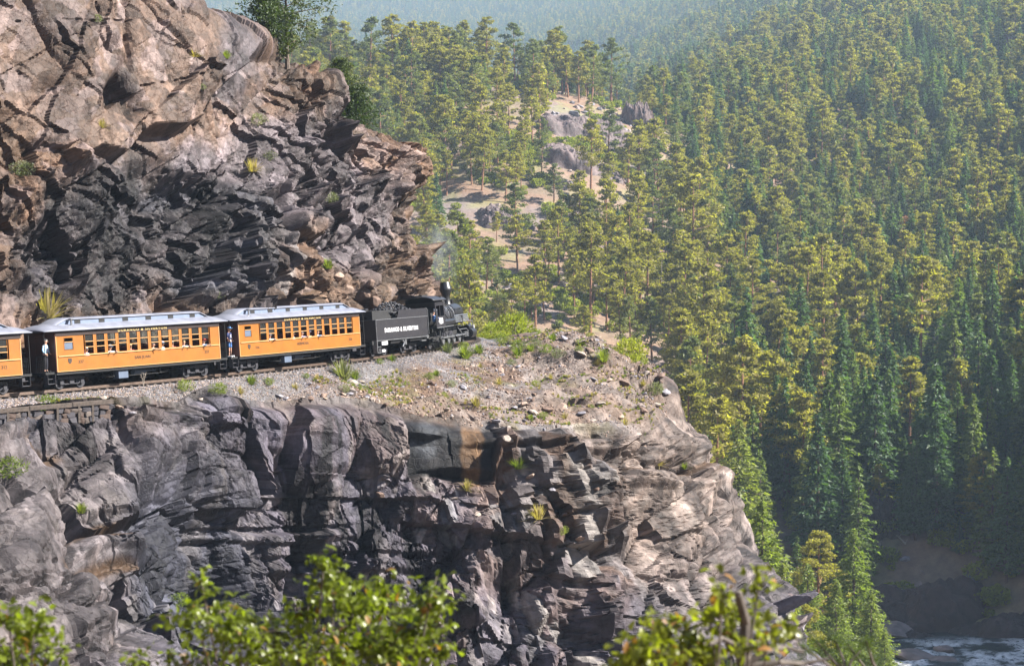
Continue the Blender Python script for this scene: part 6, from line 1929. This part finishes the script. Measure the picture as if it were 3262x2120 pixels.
figure(on_car(coach_b, 14.2, -.35, .97, -10), 'person in dark clothes standing in the shade between the two coaches', cloth('brown_shirt', (.10, .05, .05)), cloth('grey_trousers', (.05, .05, .07)), False, None, group='people on the train')
figure(on_car(LOCO, .55, -1.12, 1.0, 35, .96), 'engine driver in blue shirt leaning on the cab window sill', cloth('work_blue', (.10, .22, .50)), navy, False, cloth('dark_cap', (.02, .02, .03)), lean=.05, arms=((.25, -.38, 1.26), (.25, -.34, 1.26)), seated=True)
cols = [('white_top', (.62, .62, .66), 'white'), ('grey_blue_top', (.22, .30, .42), 'grey-blue'), ('red_top', (.30, .04, .03), 'dark red'), ('tan_top', (.40, .28, .18), 'tan'), ('lavender_top', (.36, .34, .50), 'lavender')]
tops = [cloth(n, c) for n, c, _ in cols]
PASS = [(coach_c, 1, 0, 'second'), (coach_c, 4, 1, 'fifth'), (coach_c, 5, 4, 'sixth'), (coach_c, 6, 3, 'seventh'), (coach_c, 7, 1, 'eighth'),
        (coach_b, 0, 4, 'first'), (coach_b, 2, 0, 'third'), (coach_b, 4, 2, 'fifth'), (coach_b, 6, 3, 'seventh'), (coach_b, 7, 0, 'eighth'), (coach_b, 9, 0, 'tenth'), (coach_b, 8, 2, 'ninth'), (coach_b, 11, 1, 'twelfth')]
for i, (car, k, c, w) in enumerate(PASS):
    out = .10 if i % 2 == 0 else 0
    figure(on_car(car, WX0 + WPITCH * (k + .5), -.92 - out, .42, -25 + (i * 37) % 50, .98), 'passenger in %s top at %s window from left, %s coach' % (cols[c][2], w, 'front' if car is coach_c else 'San Juan'),
           tops[c], navy, False, None if i % 3 else tops[(c + 1) % 5], ((.06, .04, .02), (.3, .2, .1), (.25, .23, .22))[i % 3], arms=((.25, -.33, 1.46), (.22, -.36, 1.45)) if out else ((.2, -.15, 1.2), (.2, -.15, 1.2)), seated=True)

# ------------------------------------------------------------------ oak scrub and pine twigs close to the camera
M_oak = leaf_mat('oak_leaves', (.105, .135, .015), (.155, .17, .022), trans=.5, gloss=.4, var=.45)
M_oak.node_tree.nodes['Principled BSDF'].inputs['Roughness'].default_value = .32
M_oak_dry = leaf_mat('oak_leaves_browned', (.20, .11, .03), (.26, .13, .04), trans=.4, gloss=.4, var=.3)
M_twig = paint('oak_twig', (.09, .075, .065), .85, var=.3, scale=20)
def oak_leaf(seed):
    """a lobed oak leaf, gently folded along its midrib"""
    rg = random.Random(seed); L = .085; prof = [(0, .003), (.12, .010), (.22, .020), (.30, .012), (.42, .030), (.52, .017), (.64, .034), (.74, .018), (.86, .024), (1.0, .0)]
    left = [(-w * rg.uniform(.85, 1.15), t * L) for t, w in prof]; right = [(w * rg.uniform(.85, 1.15), t * L) for t, w in prof]
    V = []; Fc = []
    for (lx, ly), (rx_, ry_) in zip(left, right):
        bend = -.35 * ly * ly / L
        V += [(lx, ly, abs(lx) * .35 + bend), (0, ly, bend), (rx_, ry_, abs(rx_) * .35 + bend)]
    for i in range(len(prof) - 1):
        a = i * 3; Fc += [(a, a + 1, a + 4), (a, a + 4, a + 3), (a + 1, a + 2, a + 5), (a + 1, a + 5, a + 4)]
    return np.array(V), np.array(Fc)
LEAVES = [oak_leaf(i) for i in range(5)]
rngF = np.random.default_rng(12)
def oak_bush(label, blobs, d0, foot, seed, nper=60):
    """blobs: (photo x, y, half width px, half height px, leaves); foot: where the stems leave the ground"""
    rng = np.random.default_rng(seed)
    pts = []
    e = empty('oak_bush', foot, label, 'bush', 'scrub oak in front of the camera')
    mbt = MB(); fo = Vector(foot)
    for (x, y, rx, ry, n) in blobs:
        d = d0 + rng.uniform(-.5, .5)
        c = at(x, y, d); m = d / F
        n = int(n * 1.15); g = rng.normal(size=(n, 3)); g /= np.linalg.norm(g, axis=1)[:, None]; g *= (rng.uniform(.05, 1.15, n) ** .75)[:, None]
        g += .38 * rng.normal(size=(7, 3))[rng.integers(0, 7, n)]
        P = np.array(c) + g * [rx * m, max(rx, ry) * m * .9, ry * m]
        pts.append(P)
        # limb from the foot and a few twigs inside the blob
        mid = fo.lerp(c, .55) + Vector((rng.uniform(-.1, .1), rng.uniform(-.1, .1), -.15))
        mid2 = mid.lerp(c, .55) + Vector((rng.uniform(-.08, .08), rng.uniform(-.08, .08), -.03)); mbt.tube([(0, 0, 0), tuple(mid - fo), tuple(mid2 - fo), tuple(c - fo)], .006, 6)
        for q in rng.integers(0, n, max(4, n // 14)): mbt.tube([tuple(c - fo), tuple((Vector(P[q]) + c) / 2 - fo + Vector((0, 0, -.015))), tuple(Vector(P[q]) - fo)], .0035, 4)
    link('branches', mbt.mesh('branches', M_twig), e)
    P = np.vstack(pts); n = len(P)
    for mat, sel, nm in ((M_oak, rng.uniform(0, 1, n) > .04, 'leaves'), (M_oak_dry, None, 'browned_leaves')):
        if sel is None: sel = ~keep_
        else: keep_ = sel
        Q = P[sel]; VV = []; FF = []; k = 0
        for i, p in enumerate(Q):
            lv, lf = LEAVES[i % 5]
            r = np.array(Matrix.Rotation(rng.uniform(0, 6.28), 3, 'Z') @ Matrix.Rotation(rng.normal(-.35, .6), 3, 'X') @ Matrix.Rotation(rng.normal(0, .5), 3, 'Y'))
            s = rng.uniform(.42, .8)
            VV.append(lv * s @ r.T + p - np.array(foot)); FF.append(lf + k); k += len(lv)
        if not VV: continue
        o = link(nm, np_mesh(nm, np.vstack(VV), np.vstack(FF), mat, True), e); o['kind'] = 'stuff'
    return e
gz = lambda X, Y: float(land(X, Y))
def near_foot(x, d, drop_=2.2):
    p = at(x, 2120, d); return (p.x, p.y, gz(p.x, p.y) - .1)
oak_bush('leafy oak bush at the bottom left corner', [(25, 1960, 80, 50, 85), (110, 1990, 70, 60, 95), (60, 2070, 90, 60, 110), (150, 2060, 60, 55, 60), (15, 2110, 60, 40, 50)], 10.5, near_foot(60, 10.5), 1)
oak_bush('largest oak bush rising across the bottom centre left', [(640, 1850, 38, 45, 34), (620, 1960, 75, 45, 75), (700, 1945, 75, 40, 60), (760, 2010, 110, 60, 150), (880, 2010, 110, 65, 160), (980, 1930, 80, 60, 110), (1030, 1800, 48, 50, 60), (1060, 1870, 70, 55, 100), (1120, 1930, 95, 70, 160), (1230, 1950, 100, 70, 170),
          (1370, 1900, 45, 60, 75), (1330, 1990, 95, 80, 190), (1230, 2060, 110, 70, 190), (1080, 2060, 110, 70, 190), (940, 2100, 110, 50, 130), (640, 2090, 110, 45, 120), (780, 2110, 100, 40, 70), (1390, 2070, 60, 60, 80), (430, 2095, 45, 30, 28)], 11.0, near_foot(1000, 11.0), 2)
oak_bush('blurred oak bush at bottom right with grey forked stem', [(2300, 1870, 35, 50, 30), (2330, 1930, 70, 45, 55), (2420, 1850, 60, 40, 34), (2260, 1960, 55, 45, 45), (2100, 1990, 70, 45, 80), (2060, 2060, 95, 55, 130), (2180, 2060, 80, 55, 100), (2230, 2110, 90, 40, 80), (2400, 1960, 55, 40, 30), (2450, 2010, 50, 45, 32), (2500, 1990, 45, 40, 24), (2380, 2060, 60, 40, 24), (1990, 2110, 60, 30, 40), (2330, 2010, 60, 45, 50)], 9.0, near_foot(2300, 9.0), 3)
def stem(label, pts, r, d, name='bare_branch', cat='branch'):
    P = [at(x, y, dd) for x, y, dd in pts]
    f = P[0]; mb = MB()
    for i in range(len(P) - 1): mb.cyl(P[i] - f, P[i + 1] - f, r * (1 - i / len(P) * .6), r * (1 - (i + 1) / len(P) * .6), n=8); mb.ball(P[i + 1] - f, r * (1 - (i + 1) / len(P) * .6), 1)
    return P[0], mb
# forked grey stem
p0, mb = stem('', [(2368, 2420, 9.3), (2368, 2150, 9.2), (2372, 2060, 9.2), (2376, 1980, 9.2), (2352, 1890, 9.1)], .042, 9.2)
for pts in ([(2372, 2080, 9.2), (2335, 2050, 9.2), (2300, 2030, 9.1), (2262, 2050, 9.0)], [(2385, 2110, 9.2), (2430, 2075, 9.2), (2500, 2060, 9.3), (2560, 2075, 9.3)], [(2395, 2120, 9.2), (2480, 2108, 9.2), (2560, 2112, 9.3), (2640, 2096, 9.3)]):
    P = [at(x, y, dd) - p0 for x, y, dd in pts]
    for i in range(len(P) - 1): mb.cyl(P[i], P[i + 1], .020 * (1 - i * .22), .020 * (1 - (i + 1) * .22), n=7)
mb.cyl((0, 0, gz(p0.x, p0.y) - .2 - p0.z), (0, 0, 0), .05, .042, n=8)
tag(mb.build('branch', M_twig, None, True, loc=p0), 'grey forked trunk in the blurred bush at bottom right', 'branch')
# pine sprays with long needles
def pine_spray(label, root_pt, tips, seed, d):
    rng = np.random.default_rng(seed); f = at(*root_pt, d)
    e = empty('pine_branch', f, label, 'branch', 'pine sprays at bottom right')
    mb = MB(); V = []; g0 = gz(f.x + .6, f.y + .3) - .2 - f.z
    mb.tube([(0, 0, 0), (.15, .1, g0 * .3), (.45, .25, g0 * .7), (.6, .3, g0)], .02, 7)
    for (x, y) in tips:
        t = at(x, y, d + rng.uniform(-.25, .25)) - f
        mid = t * .5 + Vector((rng.uniform(-.03, .03), 0, rng.uniform(-.05, .02)))
        mb.tube([(0, 0, 0), tuple(mid), tuple(t)], .009, 6)
        for k in range(150):
            a = np.array(t) - np.array(t - mid) / (t - mid).length * rng.uniform(0, .10)
            dv = rng.normal(size=3) + np.array((t - mid).normalized()) * .8; dv /= np.linalg.norm(dv)
            L = rng.uniform(.08, .14); s = np.cross(dv, rng.normal(size=3)); s /= np.linalg.norm(s); s *= .0016
            V += [a - s, a + s, a + dv * L]
    link('twigs', mb.mesh('twigs', M_twig), e)
    o = link('needles', np_mesh('needles', np.array(V), np.arange(len(V)).reshape(-1, 3), leaf_mat('long_needles', (.05, .08, .02), (.07, .10, .03), trans=.35)), e); o['kind'] = 'stuff'
pine_spray('dark pine spray left of the rapids at the bottom edge', (2700, 2160), [(2600, 2040), (2660, 2035), (2560, 2060), (2740, 2070)], 5, 12.5)
pine_spray('second dark pine spray reaching down to the bottom edge', (2820, 2180), [(2700, 2050), (2760, 2040), (2650, 2100), (2780, 2090)], 6, 12.8)
pine_spray('low pine spray under the oak bush right of the prow', (2480, 2200), [(2440, 2110), (2330, 2125), (2540, 2105)], 7, 12.2)

# ------------------------------------------------------------------ thin smoke left behind the stack
p = at(1395, 800, 149)
mb = MB(); mb.ball((0, 0, 0), 1.0, 3)
sm, nt, b = new_mat('smoke_wisps'); nt.nodes.remove(b)
pv = nt.nodes.new('ShaderNodeVolumePrincipled'); pv.inputs['Color'].default_value = (.86, .90, 1, 1)
tc = N(nt, 'ShaderNodeTexCoord'); no = N(nt, 'ShaderNodeTexNoise', Scale=1.6, Detail=4.0)
nt.links.new(tc.outputs['Object'], no.inputs['Vector'])
ln = N(nt, 'ShaderNodeVectorMath', operation='LENGTH'); nt.links.new(tc.outputs['Object'], ln.inputs[0])
r1 = N(nt, 'ShaderNodeMapRange'); r1.inputs['From Min'].default_value = .2; r1.inputs['From Max'].default_value = 1.0; r1.inputs['To Min'].default_value = 1; r1.inputs['To Max'].default_value = 0
nt.links.new(ln.outputs['Value'], r1.inputs['Value'])
r2 = N(nt, 'ShaderNodeMapRange'); r2.inputs['From Min'].default_value = .42; r2.inputs['From Max'].default_value = .7; r2.inputs['To Max'].default_value = .32
nt.links.new(no.outputs['Fac'], r2.inputs['Value'])
mu = N(nt, 'ShaderNodeMath', operation='MULTIPLY'); nt.links.new(r1.outputs['Result'], mu.inputs[0]); nt.links.new(r2.outputs['Result'], mu.inputs[1])
nt.links.new(mu.outputs[0], pv.inputs['Density']); nt.links.new(pv.outputs[0], nt.nodes['Material Output'].inputs['Volume'])
o = mb.build('smoke', sm, None, loc=p); o.scale = (1.7, 1.7, 3.1); o.rotation_euler = (0, R(-12), 0); tag(o, 'thin blue-grey smoke drifting beside the cliff edge behind the stack', kind='stuff')
# ------------------------------------------------------------------ the hazy air
mb = MB(); mb.box(-1560, 1860, -140, 4450, -75, 560)
_hz, nt, b = new_mat('haze_air')
nt.nodes.remove(b)
pv = nt.nodes.new('ShaderNodeVolumePrincipled')
pv.inputs['Color'].default_value = (.58, .76, 1.0, 1)
pv.inputs['Density'].default_value = 0.000135
nt.links.new(pv.outputs[0], nt.nodes['Material Output'].inputs['Volume'])
tag(mb.build('haze', _hz), kind='stuff')
